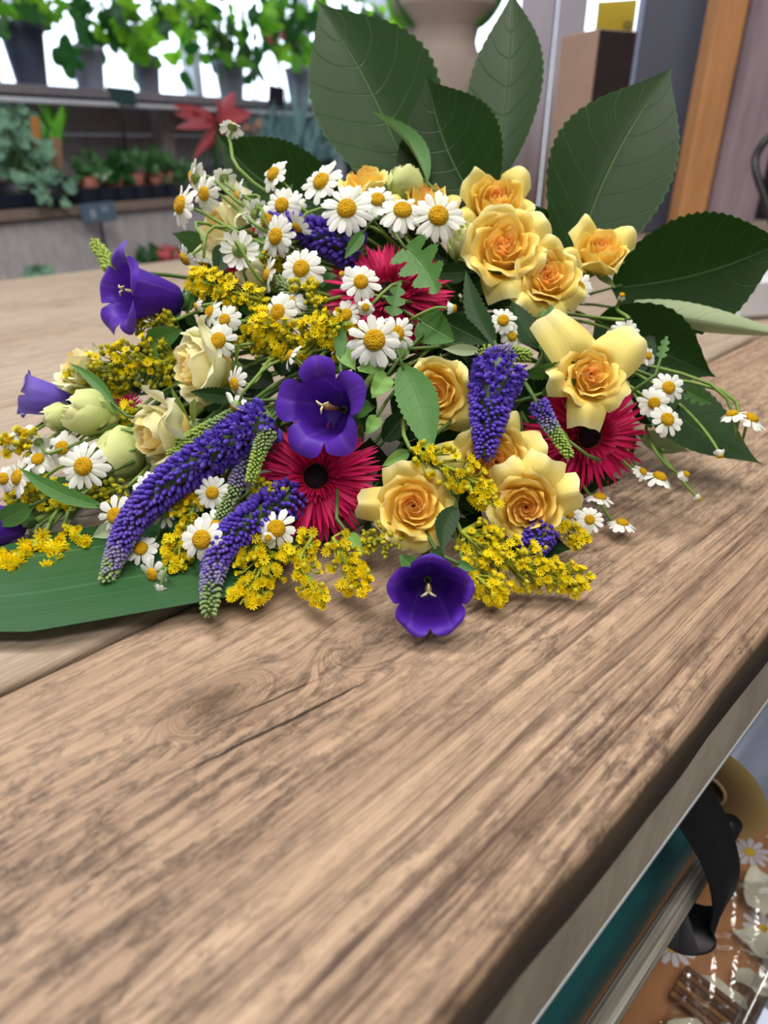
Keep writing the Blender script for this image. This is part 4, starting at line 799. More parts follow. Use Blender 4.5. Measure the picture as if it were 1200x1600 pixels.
gr([(215, 640), (190, 655)], 20, 24, 'goldenrod buds deep between the cream buds', (.3, .1, .3, .3), 8, 22, .012)
gr([(470, 395), (440, 400), (410, 410)], 22, 30, 'green-yellow buds among the upper chamomile stems', (.05, .1, .45, .4), 7, 23, .004)
gr([(880, 820), (910, 850)], 20, 24, 'goldenrod wisps beside the stub of veronica', (.5, .2, .3, 0), 8, 24, .004)
# ---- chamomile
Dn = (0, -.2, 1)
for a in (
 (284, 321, 31, (-.72, .05, .6), 'furthest left of the upper group, dark shelf behind it', .15, 14, -.01, (420, 385)),
 (304, 277, 24, (-.75, .15, -.15), 'seen edge-on above the upper left group', .3, 13, -.002, (400, 335)),
 (320, 303, 27, (-.55, -.25, .7), 'tilted down beside the upper leftmost one', .2, 14, -.008, (430, 370)),
 (350, 279, 18, (-.3, .5, -.4), 'small, blurred, turned away over the cream rose', .2, 12, .01, (420, 330)),
 (363, 199, 19, (.05, .95, -.18), 'held highest on a curved stem, seen from below', .35, 13, .004, (395, 285)),
 (428, 273, 25, (-.55, .25, .75), 'alone against the sideways dark leaf', .05, 12, -.004, (470, 325)),
 (503, 285, 33, (-.45, .25, .8), 'with upswept petals at the foot of the tallest leaf', -.1, 14, -.006, (540, 350)),
 (441, 321, 28, (-.3, .0, 1), 'middle of the upper group, another half behind it', .1, 14, -.012, (500, 370)),
 (457, 318, 20, (-.1, .1, 1), 'small, half hidden behind the middle upper one', .1, 13, .0, None),
 (373, 307, 22, (-.9, -.1, .25), 'edge-on left of the upper middle', .1, 13, -.004, (420, 340)),
 (400, 335, 22, (-.3, .1, -.6), 'turned away above the tangled stems', .3, 13, .0, (440, 370)),
 (419, 345, 26, (-.35, .1, 1), 'half shaded beside the violet spike', .1, 14, -.004, None),
 (432, 370, 31, (-.55, -.05, .8), 'at the end of the dark violet spike', .1, 14, -.016, (520, 358)),
 (374, 391, 28, (-.15, .1, -.9), 'showing its green back under the curved stems', .1, 13, -.012, (430, 455)),
 (290, 404, 22, (-.5, -.45, .2), 'drooping low above the left bellflower', .3, 10, -.008, (360, 355)),
 (318, 410, 18, (-.1, -.75, -.2), 'hanging from a hooked stem near the bellflower', .35, 11, -.006, (325, 350)),
 (471, 420, 33, (-.15, .05, 1), 'with swept petals above the budded goldenrod', .05, 13, -.016, None),
 (419, 430, 25, (-.88, .05, .35), 'edge-on beside the swept petals one', .1, 14, -.012, (470, 450)),
 (465, 354, 22, (-.5, -.6, .1), 'nodding in front of the dark violet spike', .4, 11, -.018, (560, 325)),
 (542, 327, 38, (-.10, .12, 1), 'largest of all, above the dark violet spike', .05, 17, -.022, (600, 365)),
 (590, 313, 27, (.05, .25, 1), 'behind and right of the largest one', .1, 15, -.004, None),
 (629, 330, 35, (.05, .35, .9), 'between the largest one and the rose cluster', .2, 15, -.014, (650, 395)),
 (622, 354, 17, (-.1, -.2, 1), 'tucked under the right pair of the top row', .2, 12, -.006, None),
 (685, 338, 37, (.03, .08, 1), 'large, last of the top row beside the roses', .12, 15, -.02, (640, 390)),
 (564, 441, 29, (.05, .12, 1), 'in front of the deep red gerbera', .05, 12, -.026, (632, 470)),
 (571, 480, 15, (.0, -.12, 1), 'small young one below the gerbera front one', .75, 12, -.024, (628, 440)),
 (541, 492, 21, (-.2, .05, 1), 'beside the young one at the gerbera rim', .1, 12, -.014, None),
 (585, 532, 39, (-.02, .03, 1), 'large, above the bristly green stalk', .05, 13, -.028, (640, 570)),
 (619, 521, 28, (.25, .0, 1), 'overlapped by the large one above the bristly stalk', .05, 14, -.02, None),
 (435, 487, 28, (-.4, .0, 1), 'facing left inside the golden plume', .2, 12, -.02, (480, 490)),
 (453, 473, 24, (-.2, .1, 1), 'half behind the one inside the golden plume', .2, 12, -.008, None),
 (454, 556, 22, (-.7, .4, .2), 'edge-on above the wide open bellflower', .3, 10, -.022, (520, 545)),
 (342, 532, 27, (-.25, .0, 1), 'lowest of the trio beside the pale cream rose', .05, 12, -.02, (425, 532)),
 (352, 500, 24, (-.35, .05, .9), 'middle of the trio beside the pale cream rose', .2, 12, -.014, (420, 485)),
 (329, 488, 22, (-.6, .25, .5), 'uppermost of the trio beside the pale cream rose', .2, 12, -.01, (400, 500)),
 (307, 478, 13, (-.75, -.1, .2), 'young closed one by the left bellflower mouth', .9, 11, -.012, (360, 500)),
 (368, 600, 25, (-.7, -.2, .6), 'above the long violet veronica, facing left', .1, 11, -.02, (440, 553)),
 (370, 634, 25, (-.5, -.65, -.35), 'nodding on a straight stem over the violet veronica', .35, 10, -.024, (445, 560)),
 (40, 676, 16, (-.2, .2, 1), 'small, far left near the lilac bellflower', .5, 12, .0, None),
 (14, 688, 15, (-.3, .2, 1), 'cut by the picture side, uppermost left', .4, 12, .0, None),
 (98, 700, 27, (-.1, .1, 1), 'half behind the round left one', .2, 12, -.004, None),
 (131, 729, 35, (-.08, .1, 1), 'round and flat below the closed rose bud', .03, 15, -.018, (215, 700)),
 (60, 718, 24, (-.1, .35, .9), 'second from the round left one, slightly shaded', .3, 13, -.004, None),
 (29, 746, 30, (-.6, .15, .75), 'facing left over the picture side goldenrod', .1, 15, -.014, (130, 715)),
 (6, 748, 21, (-.2, .1, 1), 'cut by the picture side, in front of goldenrod', .1, 13, -.004, None),
 (60, 690, 18, (-.6, .5, -.3), 'turned away on a long arching stem', .6, 12, -.006, (130, 690)),
 (181, 806, 30, (-.15, .15, 1), 'above the strap leaf with upturned petals', .0, 9, -.012, None),
 (234, 767, 33, (-.15, .2, .9), 'partly covered by the long veronica', .1, 13, -.004, None),
 (256, 803, 20, (.1, .2, -.6), 'turned away under the long veronica', .2, 9, -.002, None),
 (221, 858, 24, (-.1, .45, .8), 'resting on the strap leaf beside the veronica tip', .1, 12, -.006, None),
 (239, 897, 27, (-.5, -.25, .8), 'lowest on the strap leaf, petals blown back', .15, 10, -.01, None),
 (249, 924, 16, (-.25, -.9, .1), 'nodding bud-like one at the strap leaf edge', .95, 10, -.008, (275, 868)),
 (297, 774, 24, (-.2, .05, 1), 'nearly without petals beside the small flat one', .3, 9, -.006, None),
 (332, 770, 24, (.0, .0, 1), 'small and flat between the veronica spikes', .02, 15, -.012, None),
 (316, 843, 34, (-.25, .1, 1), 'large, crossing the dusky veronica spike', .1, 12, -.016, None),
 (337, 823, 26, (.1, .15, 1), 'behind the large one on the dusky spike', .15, 12, -.006, None),
 (432, 826, 31, (.05, .25, .95), 'with folded petals right under the pink gerbera', .35, 10, -.008, None),
 (419, 840, 13, (-.1, .0, 1), 'green half-open one under the folded petals one', .8, 14, -.01, None),
 (786, 501, 20, (-.05, .12, 1), 'small, in the dark gap below the top roses', .1, 13, -.004, None),
 (800, 526, 18, (.1, -.05, 1), 'shaded one below the dark gap one', .2, 11, .002, None),
 (903, 450, 24, (.15, .0, 1), 'wedged right of the apricot-hearted rose', .1, 13, .0, None),
 (977, 521, 24, (.1, .05, 1), 'behind the outspread rose petal', .05, 14, .012, None),
 (1012, 556, 16, (.3, .2, .8), 'peeping over the outspread right petal', .2, 12, .02, None),
 (1044, 606, 24, (.1, .1, 1), 'uppermost of the trio against the drooping leaf', .05, 12, -.004, None),
 (1022, 630, 23, (-.2, -.05, 1), 'left of the trio against the drooping leaf', .15, 12, -.002, None),
 (1042, 656, 25, (.15, .25, .9), 'lowest of the trio against the drooping leaf', .1, 11, -.004, None),
 (1172, 655, 28, (.25, .80, .5), 'outermost on the long stem over bare table', .25, 13, -.006, (1110, 600)),
 (1144, 648, 20, (-.2, .6, .2), 'beside the outermost on a forked stem', .25, 11, -.006, (1128, 610)),
 (1030, 746, 24, (.25, .75, .5), 'low behind the magenta gerbera, seen from its side', .25, 10, .012, (990, 700)),
 (1004, 737, 15, (.3, .4, .6), 'little one nearest the magenta gerbera tips', .4, 10, .014, None),
 (921, 812, 20, (-.05, .2, 1), 'flat little one on the wood by the lowest rose', .02, 13, .02, None),
 (889, 803, 19, (.3, .1, .9), 'half hidden by the lowest rose edge', .1, 11, .018, None),
 (972, 818, 22, (.1, .85, .4), 'lying on the wood furthest from the roses', .2, 12, .03, (950, 775)),
 (937, 778, 22, (.1, .8, .3), 'pale one in shade below the magenta gerbera', .2, 11, .03, None),
 (1072, 741, 13, (.4, .45, .7), 'half-open one on the low outer sprig', .8, 12, .014, (1020, 725)),
 ):
    daisy(a[0], a[1], a[2], a[3], a[4], a[5], a[6], a[7], a[8])
for a in ((534, 428, 10, (-.4, .3, .8), 'bud in front of the deep red gerbera', 1.25, 10, -.026, (580, 450)), (709, 482, 14, (.95, -.05, .2), 'bud pointing right from the deep red gerbera', .95, 11, -.02, (640, 505)),
          (972, 461, 10, (.0, .5, .8), 'yellow button without petals by the broad leaf', 1.3, 9, .004, (975, 500)), (1125, 712, 12, (.1, -.95, .1), 'bud hanging over the drooping dark leaf', 1.1, 12, -.01, (1075, 600)),
          (1092, 779, 10, (.7, -.6, .2), 'tiny bud at the end of the low sprig', 1.1, 10, .02, (1030, 735))):
    daisy(*a[:9])
# ================================================================== plants on the shelf (out of focus)
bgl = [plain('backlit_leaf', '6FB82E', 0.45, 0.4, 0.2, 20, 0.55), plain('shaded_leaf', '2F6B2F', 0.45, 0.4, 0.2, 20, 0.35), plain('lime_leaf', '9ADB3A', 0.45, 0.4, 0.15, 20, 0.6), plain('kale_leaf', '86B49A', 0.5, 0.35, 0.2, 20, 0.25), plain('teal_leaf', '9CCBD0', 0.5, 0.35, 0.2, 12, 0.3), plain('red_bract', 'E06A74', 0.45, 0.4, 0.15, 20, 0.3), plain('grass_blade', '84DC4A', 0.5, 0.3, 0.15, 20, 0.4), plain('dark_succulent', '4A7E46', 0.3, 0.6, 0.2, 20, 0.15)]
def lobe_leaf(mt, n=5):
    pts = [(0, 0, 0)]; m = 30
    for i in range(m + 1):
        a = -PI * .92 + 1.84 * PI * i / m; r = .55 + .45 * abs(math.cos(a * n / 2 * .98)) ** .8; r *= .75 + .25 * math.cos(a); pts.append((r * math.sin(a) * .8, .35 + r * math.cos(a) * .8, .10 * math.cos(a * n) - .12 * r * r))
    pts[0] = (0, .3, .05); f = [(0, i, i + 1) for i in range(1, m + 1)]
    return mesh('leaf', pts, f, mt)
LOB = [lobe_leaf(q) for q in bgl[:3]]
OVL = [leaf_mesh('leaf', 1.0, .55, q, bend=-.25, kind='ovate', nu=4, nv=8) for q in bgl[:3]]
soil_m = plain('potting_soil', '2E241E', 0.9, 0.1, 0.3, 60)
def potted(name, label, u, vt, vb, wt, wb, m, col, fol=(), group='potted plants on the upper shelf', z=None, cat='potted plant', seed=1, lobed=True, potname='pot'):
    rr = random.Random(seed); s, zz, p = onm(u, vb, m); zz = z if z is not None else zz; base = sw(s, m, zz); H = S(vb - vt, p); R1 = S(wt, p) / 2; R0 = S(wb, p) / 2
    th = thing(name, label, cat, mat4(SM, base), group); mt = plain('pot_paint_' + col, col, 0.45, 0.4, 0.08, 8)
    prof = [(.001, 0), (R0 * .96, 0), (R0, .004), (R1 * .97, H * .86), (R1 * 1.04, H * .87), (R1 * 1.05, H * .99), (R1, H), (R1 * .93, H * .99), (R1 * .92, H * .9), (.001, H * .9)]
    a, b, c = lathe(prof, 28); obj(potname, mesh(potname, a, b, mt, c), th)
    a, b, c = lathe([(R1 * .91, H * .905), (R1 * .5, H * .93), (.001, H * .92)], 16); obj('soil', mesh('soil', a, b, soil_m, c), th)
    st = MB()
    for (fu, fv, rx, ry, n, lp, mis) in fol:
        for i in range(int(n * 1.5)):
            q = onm(fu + rr.uniform(-1, 1) * rx, fv + rr.uniform(-1, 1) * ry, m + rr.uniform(-.10, .10))[2]; lc = SM.transposed() @ (q - base)
            d = Vector((rr.uniform(-1, 1), rr.uniform(-1, .2), rr.uniform(-1.2, .4))).normalized(); sc_ = S(lp, q) * rr.uniform(.7, 1.2); mi = rr.choice(mis)
            nrm = Vector((rr.uniform(-.6, .6), -1, rr.uniform(-.3, .6)))
            obj('leaf', (LOB if lobed else OVL)[mi], th, mat4(leaf_frame(Vector((0, 0, 0)), d, nrm), lc, sc_))
            a0 = Vector((rr.uniform(-.3, .3) * R1, rr.uniform(-.3, .3) * R1, H * .9))
            if rr.random() < .5: st.add(*tube(bez(a0, a0 + Vector((0, 0, H)), lc + Vector((0, 0, H * .4)), lc, 6), .0025, 4, False))
    if st.v: obj('stalk', st.mesh('stalk', stem_d), th)
    return th
potted('potted_plant', 'leafy plant in dark blue-grey pot, leftmost whole pot on the upper shelf', 50, 50, 130, 64, 46, .06, '55607A', [(110, 60, 22, 35, 3, 46, [1]), (60, 10, 50, 16, 6, 34, [0, 1, 2])], z=ZU, seed=2)
potted('potted_plant', 'leafy plant in pale lilac-grey pot, second whole pot on the upper shelf', 142, 78, 134, 52, 40, .06, '9AA0B8', [(150, 20, 45, 25, 9, 32, [0, 1, 2])], z=ZU, seed=3)
potted('potted_plant', 'leafy plant in small grey pot behind a hanging lobed leaf', 233, 88, 138, 42, 32, .06, '7E8494', [(215, 85, 16, 25, 4, 40, [0, 1, 2]), (215, 25, 55, 28, 14, 32, [0, 1, 2])], z=ZU, seed=4)
potted('potted_plant', 'bushy plant with oval hanging leaves in grey pot by the bromeliad', 362, 98, 148, 46, 36, .06, '8A92A2', [(300, 70, 45, 45, 14, 34, [0, 1, 2]), (370, 50, 40, 50, 30, 32, [0, 1, 1]), (290, 15, 60, 20, 14, 34, [0, 2, 1]), (390, 110, 14, 16, 5, 26, [1])], z=ZU, seed=5, lobed=False)
potted('potted_plant', 'lime leafed plant in grey pot beside the tallest bouquet leaf', 468, 108, 155, 42, 30, .06, '8F93A6', [(480, 90, 25, 16, 8, 22, [0, 2]), (450, 35, 50, 35, 24, 30, [0, 1, 2])], z=ZU, seed=6)
potted('potted_plant', 'green plant in grey pot hidden between the urn and tallest leaf', 575, 120, 170, 46, 34, .10, '8F93A6', [(590, 50, 50, 50, 26, 32, [0, 2, 1])], z=ZU, seed=7)
potted('potted_plant', 'dark grey pot cut by the picture side on the upper shelf', -18, 40, 128, 44, 36, .06, '4A5060', [(-10, 10, 20, 20, 6, 30, [1, 0])], z=ZU, seed=8)
# bare canes beside the leftmost pot
cane_m = plain('brown_cane', '5A4438', 0.7, 0.2, 0.2, 30)
for i, (u0, u1, lab) in enumerate(((10, 32, 'slanting thin cane in the dark blue-grey pot'), (45, 42, 'upright thin cane in the dark blue-grey pot'), (60, 52, 'leaning thin cane in the dark blue-grey pot'))):
    a, b_ = onm(u1, 60, .06)[2], onm(u0, -40, .06)[2]; q = MB(); n_ = 6
    q.add(*tube([Vector((0, 0, 0)), (b_ - a) * .5 + Vector((.004, 0, 0)), b_ - a], [.005, .0045, .004], 6)); o = obj('plant_cane', q.mesh('plant_cane', cane_m), None, mat4(Matrix.Identity(3), a)); tag(o, lab, 'cane', 'canes in the pots')
# kale and herbs
def bush(name, label, u, v, rx, ry, n, lp, m, mt, ptsize=(60, 20), seed=1, fr=None, z=None, potcol='23252E', wavy=.08, kind='ovate', wr=.7, group='plants on the lower shelf', cat='plant', up=.4, dep=.07, hp=34):
    rr = random.Random(seed); base = onm(u, v + ry, m)[2]; base.z = z if z is not None else ZL + .002
    th = thing(name, label, cat, mat4(SM, base), group); R = S(ptsize[0], base) / 2; H = S(hp, base)
    a, b, c = lathe([(.001, 0), (R * .8, 0), (R, H), (R * .92, H), (R * .9, H * .8), (.001, H * .8)], 20); obj('pot', mesh('pot', a, b, plain('pot_plastic_' + potcol, potcol, .5), c), th)
    lib = [leaf_mesh('leaf', 1.0, wr, mt, bend=b_, kind=kind, nu=6, nv=10, wave=wavy, serr=.1, seed=i) for i, b_ in enumerate((.1, -.25, -.4))]
    b = MB()
    for i in range(n):
        x, y = rr.uniform(-1, 1), rr.uniform(-1, 1)
        while x * x + y * y > 1: x, y = rr.uniform(-1, 1), rr.uniform(-1, 1)
        q = onm(u + x * rx, v + y * ry, m + rr.uniform(-dep, dep))[2]; lc = SM.transposed() @ (q - base); sc_ = S(lp, q) * rr.uniform(.7, 1.25)
        d = Vector((x + rr.uniform(-.4, .4), rr.uniform(-.8, .3), up - y * .6 + rr.uniform(-.4, .4))).normalized()
        lc -= d * sc_ * .5; lc.z = max(lc.z, .012)
        obj('leaf', rr.choice(lib), th, mat4(leaf_frame(Vector((0, 0, 0)), d, Vector((rr.uniform(-.5, .5), -1, .5))), lc, sc_))
        if i % 2 == 0: b.add(*tube([Vector((0, 0, H * .8)), Vector((lc.x * .3, lc.y * .3, max(lc.z * .7, H))), lc], .002, 4, False))
    obj('stalk', b.mesh('stalk', stem_d), th); return th
bush('kale_plant', 'curly blue-green kale at the left end of the lower shelf', 30, 235, 48, 70, 70, 30, -.04, bgl[3], (70, 20), 1)
bush('kale_plant', 'curly blue-green foliage spilling over the lower shelf front', 85, 300, 34, 32, 46, 24, -.10, bgl[3], (44, 14), 2)
bush('grass_tuft', 'bright green grass tuft behind the brown plant tag', 82, 205, 15, 34, 26, 60, .04, bgl[6], (40, 10), 3, wavy=0, kind='lance', wr=.13, up=1.6)
bush('green_herb', 'dark grassy herb beside the kale', 65, 250, 18, 40, 26, 50, .0, bgl[1], (40, 10), 4, wavy=0, kind='lance', wr=.12, up=1.6)
tag_m = [plain('orange_tag', 'C9803E', .6), plain('brown_tag', 'A07A5E', .6)]
for u, v, h, w_, mi, lab, tl in ((57, 208, 44, 13, 0, 'slim orange plant tag stuck in the herbs', .12), (88, 240, 44, 20, 1, 'wide brown plant tag stuck beside the grass tuft', .16)):
    p = onm(u, v, -.06)[2]; hh = S(h, p); ww = S(w_, p); q = MB(); q.add(*box((-ww / 2, -.0015, -hh / 2), (ww / 2, .0015, hh / 2), .001)); q.add([(-ww / 2, 0, -hh / 2), (ww / 2, 0, -hh / 2), (0, 0, -hh * 1.3), (0, .001, -hh * .5)], [(0, 1, 2), (0, 2, 3), (1, 3, 2)]); o = obj('plant_tag', q.mesh('plant_tag', tag_m[mi], False), None, mat4(SM @ Matrix.Rotation(tl, 3, 'Y'), p)); tag(o, lab, 'plant tag', 'plant tags')
# succulents in a black tray
tray_m = plain('black_tray', '1C2030', .45, .4, .1, 20); terra = plain('terracotta', 'A8685A', .7, .2, .1, 30)
def tray(u0, u1, vt, vb, lab, m0=-.105, m1=.1, mt=tray_m):
    s0, z0, p = onm(u0, vb, m0); s1 = onm(u1, vb, m0)[0]; zt = onm(u0, vt, m0)[1]; zb = ZL + .001; h = zt - z0; b = MB(); t_ = .006
    for q in (((0, 0, 0), (s1 - s0, m1 - m0, t_)), ((0, 0, t_), (s1 - s0, t_, h)), ((0, m1 - m0 - t_, t_), (s1 - s0, m1 - m0, h)), ((0, t_, t_), (t_, m1 - m0 - t_, h)), ((s1 - s0 - t_, t_, t_), (s1 - s0, m1 - m0 - t_, h))): b.add(*box(*q))
    n = max(2, int((s1 - s0) / .07))
    for i in range(n): x = (i + .5) * (s1 - s0) / n; b.add(*box((x - .006, -.006, 0), (x + .006, 0, h * .9)))
    o = obj('plant_tray', b.mesh('plant_tray', mt, False), None, mat4(SM, sw(s0, m0, zb))); tag(o, lab, 'tray', 'black plant trays'); return o
tray(118, 282, 305, 330, 'black plastic tray holding the succulents on the lower shelf')
tray(-60, 62, 308, 332, 'black plastic tray with turquoise rim under the kale')
for i, (u, lab) in enumerate(((140, 'glossy succulent at the left end of the black tray'), (178, 'glossy succulent with lime leaves, second in the black tray'), (212, 'glossy succulent in the middle of the black tray'), (243, 'glossy succulent, fourth in the black tray'), (268, 'glossy succulent at the right end of the black tray'))):
    bush('succulent', lab, u, 262, 26, 26, 26, 26, .0, bgl[7] if i != 1 else bgl[1], (30, 12), 20 + i, z=ZL + .009, potcol='A8685A', wavy=.02, wr=.5, dep=.05, group='succulents in the black tray', hp=30)
# clear domes that glint over the succulents
k = NT('clear_plastic'); gl = k.new('BsdfGlossy'); gl.inputs['Roughness'].default_value = 0.12; tr = k.new('BsdfTransparent'); mx = k.new('MixShader'); fz = k.new('LayerWeight'); fz.inputs[0].default_value = .35
k.t.links.new(k.math('ADD', k.math('MULTIPLY', fz.outputs['Facing'], .45), .12), mx.inputs[0]); k.t.links.new(tr.outputs[0], mx.inputs[1]); k.t.links.new(gl.outputs[0], mx.inputs[2]); k.t.links.new(mx.outputs[0], k.out.inputs[0]); clear_m = k.mat
# price signs on sticks
slate = [plain('teal_slate', '2E4A4C', .5, .3, .1, 20), plain('blue_slate', '5A6E84', .5, .3, .1, 20), plain('black_slate', '22242E', .5, .3, .1, 20)]; stick_m = plain('dark_stick', '2E3038', .5); chalk = plain('chalk', 'B9C6DA', .8)
def sign(u, v, w_, h_, m, stick_to, mi, lab, tilt=0.0, marks=()):
    p = onm(u, v, m)[2]; W = S(w_, p) / 2; H = S(h_, p) / 2; M_ = mat4(SM @ Matrix.Rotation(-math.radians(20), 3, 'Z') @ Matrix.Rotation(tilt, 3, 'Y'), p)
    th = thing('price_sign', lab, 'sign', M_, 'price signs on sticks'); q = MB(); q.add(*box((-W, -.003, -H), (W, .003, H), .001)); obj('plate', q.mesh('plate', slate[mi], False), th)
    e = M_.inverted() @ onm(*stick_to, m)[2]; q = MB(); q.add(*tube([(0, .006, -H * .6), (0, .006, -H), e + Vector((0, .006, 0))], [.005, .005, .005], 6)); obj('stick', q.mesh('stick', stick_m), th)
    for (tx, x, z, size) in marks:
        c = bpy.data.curves.new('price_text', 'FONT'); c.body = tx; c.size = size * H; c.extrude = .0005; c.align_x = 'CENTER'; c.align_y = 'CENTER'; c.materials.append(chalk)
        tmp = bpy.data.objects.new('tmp', c); COL.objects.link(tmp); me_ = bpy.data.meshes.new_from_object(tmp); bpy.data.objects.remove(tmp)
        obj('price_text', me_, th, Matrix.Translation((x * W, -.004, z * H)) @ Matrix.Rotation(PI / 2, 4, 'X'))
sign(189, 150, 44, 22, -.01, (197, 245), 0, 'teal price sign on a stick at the upper shelf edge', .05)
sign(154, 332, 52, 28, -.16, (170, 420), 1, 'blue-grey price sign with chalk figures before the lower shelf', -.05, (('8', -.35, -.1, 1.3), ('50', .38, .3, .8)))
sign(432, 150, 28, 26, -.03, (424, 215), 2, 'black price sign on a stick beside the teal grass', .12)
# bromeliad
th = thing('bromeliad', 'red bromeliad with arching bracts in front of the shelf', 'plant', mat4(SM, onm(338, 285, -.10)[2] * 1.0), 'plants on the lower shelf'); bp = onm(338, 285, -.10)[2]; bp.z = ZL + .002; th.matrix_basis = mat4(SM, bp)
ctr = onm(338, 190, -.10)[2]; q = MB(); q.add(*tube([Vector((0, 0, 0)), SM.transposed() @ (ctr - bp)], [.012, .010], 8)); obj('stalk', q.mesh('stalk', bgl[1]), th)
R_ = S(24, bp); a, b, c = lathe([(.001, 0), (R_ * .8, 0), (R_, R_ * 1.5), (R_ * .9, R_ * 1.5), (.001, R_ * 1.2)], 20); obj('pot', mesh('pot', a, b, plain('bromeliad_pot', '3A3A44', .5), c), th)
for i, (u, v, w_) in enumerate(((275, 158, 17), (280, 172, 18), (285, 193, 18), (372, 140, 22), (398, 172, 24), (390, 180, 18), (325, 235, 16), (308, 245, 14), (345, 150, 20), (350, 235, 16), (300, 160, 14), (360, 205, 18))):
    e = onm(u, v, -.10 - .04 * (i % 3))[2]; c0 = SM.transposed() @ (ctr - bp); e1 = SM.transposed() @ (e - bp); L = (e1 - c0).length
    obj('bract', leaf_mesh('bract', L * 1.05, S(w_, e), bgl[5], bend=-.12, kind='lance', fold=.25, nu=4, nv=10), th, mat4(leaf_frame(c0, e1, Vector((0, -1, .4))), c0))
# teal grasses
for i, (u, lab) in enumerate(((425, 'teal grass clump behind the red bromeliad'), (460, 'teal grass clump under the black price sign'), (505, 'teal grass clump nearest the tallest bouquet leaf'), (560, 'teal grass clump hidden behind the tallest bouquet leaf'))):
    bush('teal_grass', lab, u, 215, 30, 45, 60, 75, .0, bgl[4], (46, 12), 50 + i, wavy=0, kind='lance', wr=.10, up=1.8, group='teal grasses on the lower shelf')
bush('flower_pot', 'peach flowering plant below the teal grass', 395, 200, 16, 12, 14, 14, -.02, plain('peach_petal', 'E0A890', .6, transl=.2), (20, 6), 60, group='plants on the lower shelf')
bush('blossom_plant', 'red blossom among the leaves of the lime plant', 434, 58, 18, 9, 12, 12, .03, plain('red_blossom', 'D0505E', .6, transl=.3), (6, 3), 61, z=ZU, group='potted plants on the upper shelf', hp=6)
ZP = onm(260, 420, -.27)[1]
for i, (u, v, col, lab) in enumerate(((235, 398, 1, 'dark leafy plant on the low plank beneath the shelf'), (262, 396, 5, 'plant with dusky red leaves on the low plank'), (290, 400, 1, 'dark plant at the right on the low plank'), (60, 425, 3, 'grey-green grass clump on the low plank far left'))):
    bush('low_plant', lab, u, v, 22, 12, 20, 18, -.26, bgl[col], (26, 8), 70 + i, z=-.409, group='plants on the low plank', hp=16)

# ================================================================== things behind the bouquet, to the right
# stone urn on a crate
pu = at(692, 40, 2.0); Ru = S(78, pu); urn_m = plain('stone_urn', 'A99A94', .8, .2, .18, 8, bump=.4); zt = at(692, 6, 2.0).z; zb = at(692, 300, 2.0).z; H = zt - zb
urn = thing('stone_urn', 'large weathered stone urn behind the tallest leaves', 'urn', mat4(Matrix.Identity(3), Vector((pu.x, pu.y, zb))))
a, b, c = lathe([(.001, 0), (Ru * .55, 0), (Ru * .6, .02), (Ru * .75, H * .3), (Ru * .92, H * .52), (Ru * .90, H * .68), (Ru * .72, H * .76), (Ru * .68, H * .80), (Ru * .74, H * .88), (Ru * 1.0, H * .96), (Ru * 1.04, H), (Ru * .9, H), (Ru * .7, H * .9), (.001, H * .85)], 36); obj('body', mesh('body', a, b, urn_m, c), urn)
for i in range(18):
    an = 2 * PI * i / 18; obj('leaf', OVL[i % 2], urn, mat4(leaf_frame(Vector((0, 0, 0)), Vector((math.cos(an), math.sin(an), .9)), Vector((0, -1, .3))), Vector((math.cos(an) * Ru * .4, math.sin(an) * Ru * .4, H * .88)), .12 + .03 * (i % 3)))
crate_m = plain('crate_wood', '6E5A4A', .7, .2, .2, 14); crate = thing('plant_crate', 'wooden crate carrying the stone urn', 'crate', mat4(Matrix.Identity(3), Vector((pu.x, pu.y, -.9))))
hc = zb + .9 - .002; n_ = 7
for i in range(n_):
    z0 = i * hc / n_
    for sx in (-1, 1):
        q = MB(); q.add(*box((-.2, sx * .19 - .01, z0), (.2, sx * .19 + .01, z0 + hc / n_ - .012), .002)); obj('slat', q.mesh('slat', crate_m, False), crate)
        q = MB(); q.add(*box((sx * .19 - .01, -.178, z0), (sx * .19 + .01, .178, z0 + hc / n_ - .012), .002)); obj('slat', q.mesh('slat', crate_m, False), crate)
q = MB(); q.add(*box((-.2, -.2, hc - .011), (.2, .2, hc), .002)); obj('top', q.mesh('top', crate_m, False), crate)
# whitewashed post with worn foot
k = NT('whitewashed_post'); co_ = k.co(); zz_ = k.sep(co_)[2]; n_t = k.noise(k.map(co_, (18, 18, 3)), 1, 5, .65)
fz_ = k.math('ADD', k.math('MULTIPLY', k.math('SUBTRACT', .38, zz_), 3.0), k.math('MULTIPLY', k.math('SUBTRACT', n_t, .5), 1.6), clamp=True)
post_m = k.fin(k.mix(fz_, k.mix(n_t, lin('A9A3B4'), lin('CFC8D6')), k.mix(n_t, lin('5E4B4A'), lin('9C8680'))), .8, .2)
pp = at(855, 130, 2.25); w2 = S(48, pp); q = MB(); q.add(*box((-w2, -.05, -.9), (w2 * .1 - .003, .05, 1.4), .006)); q.add(*box((w2 * .1 + .003, -.06, -.9), (w2, .04, 1.4), .006))
o = obj('wooden_post', q.mesh('wooden_post', post_m, False), None, mat4(Matrix.Rotation(-.25, 3, 'Z'), Vector((pp.x, pp.y, 0)))); tag(o, 'whitewashed wooden post with worn brown foot right of the urn', 'post')
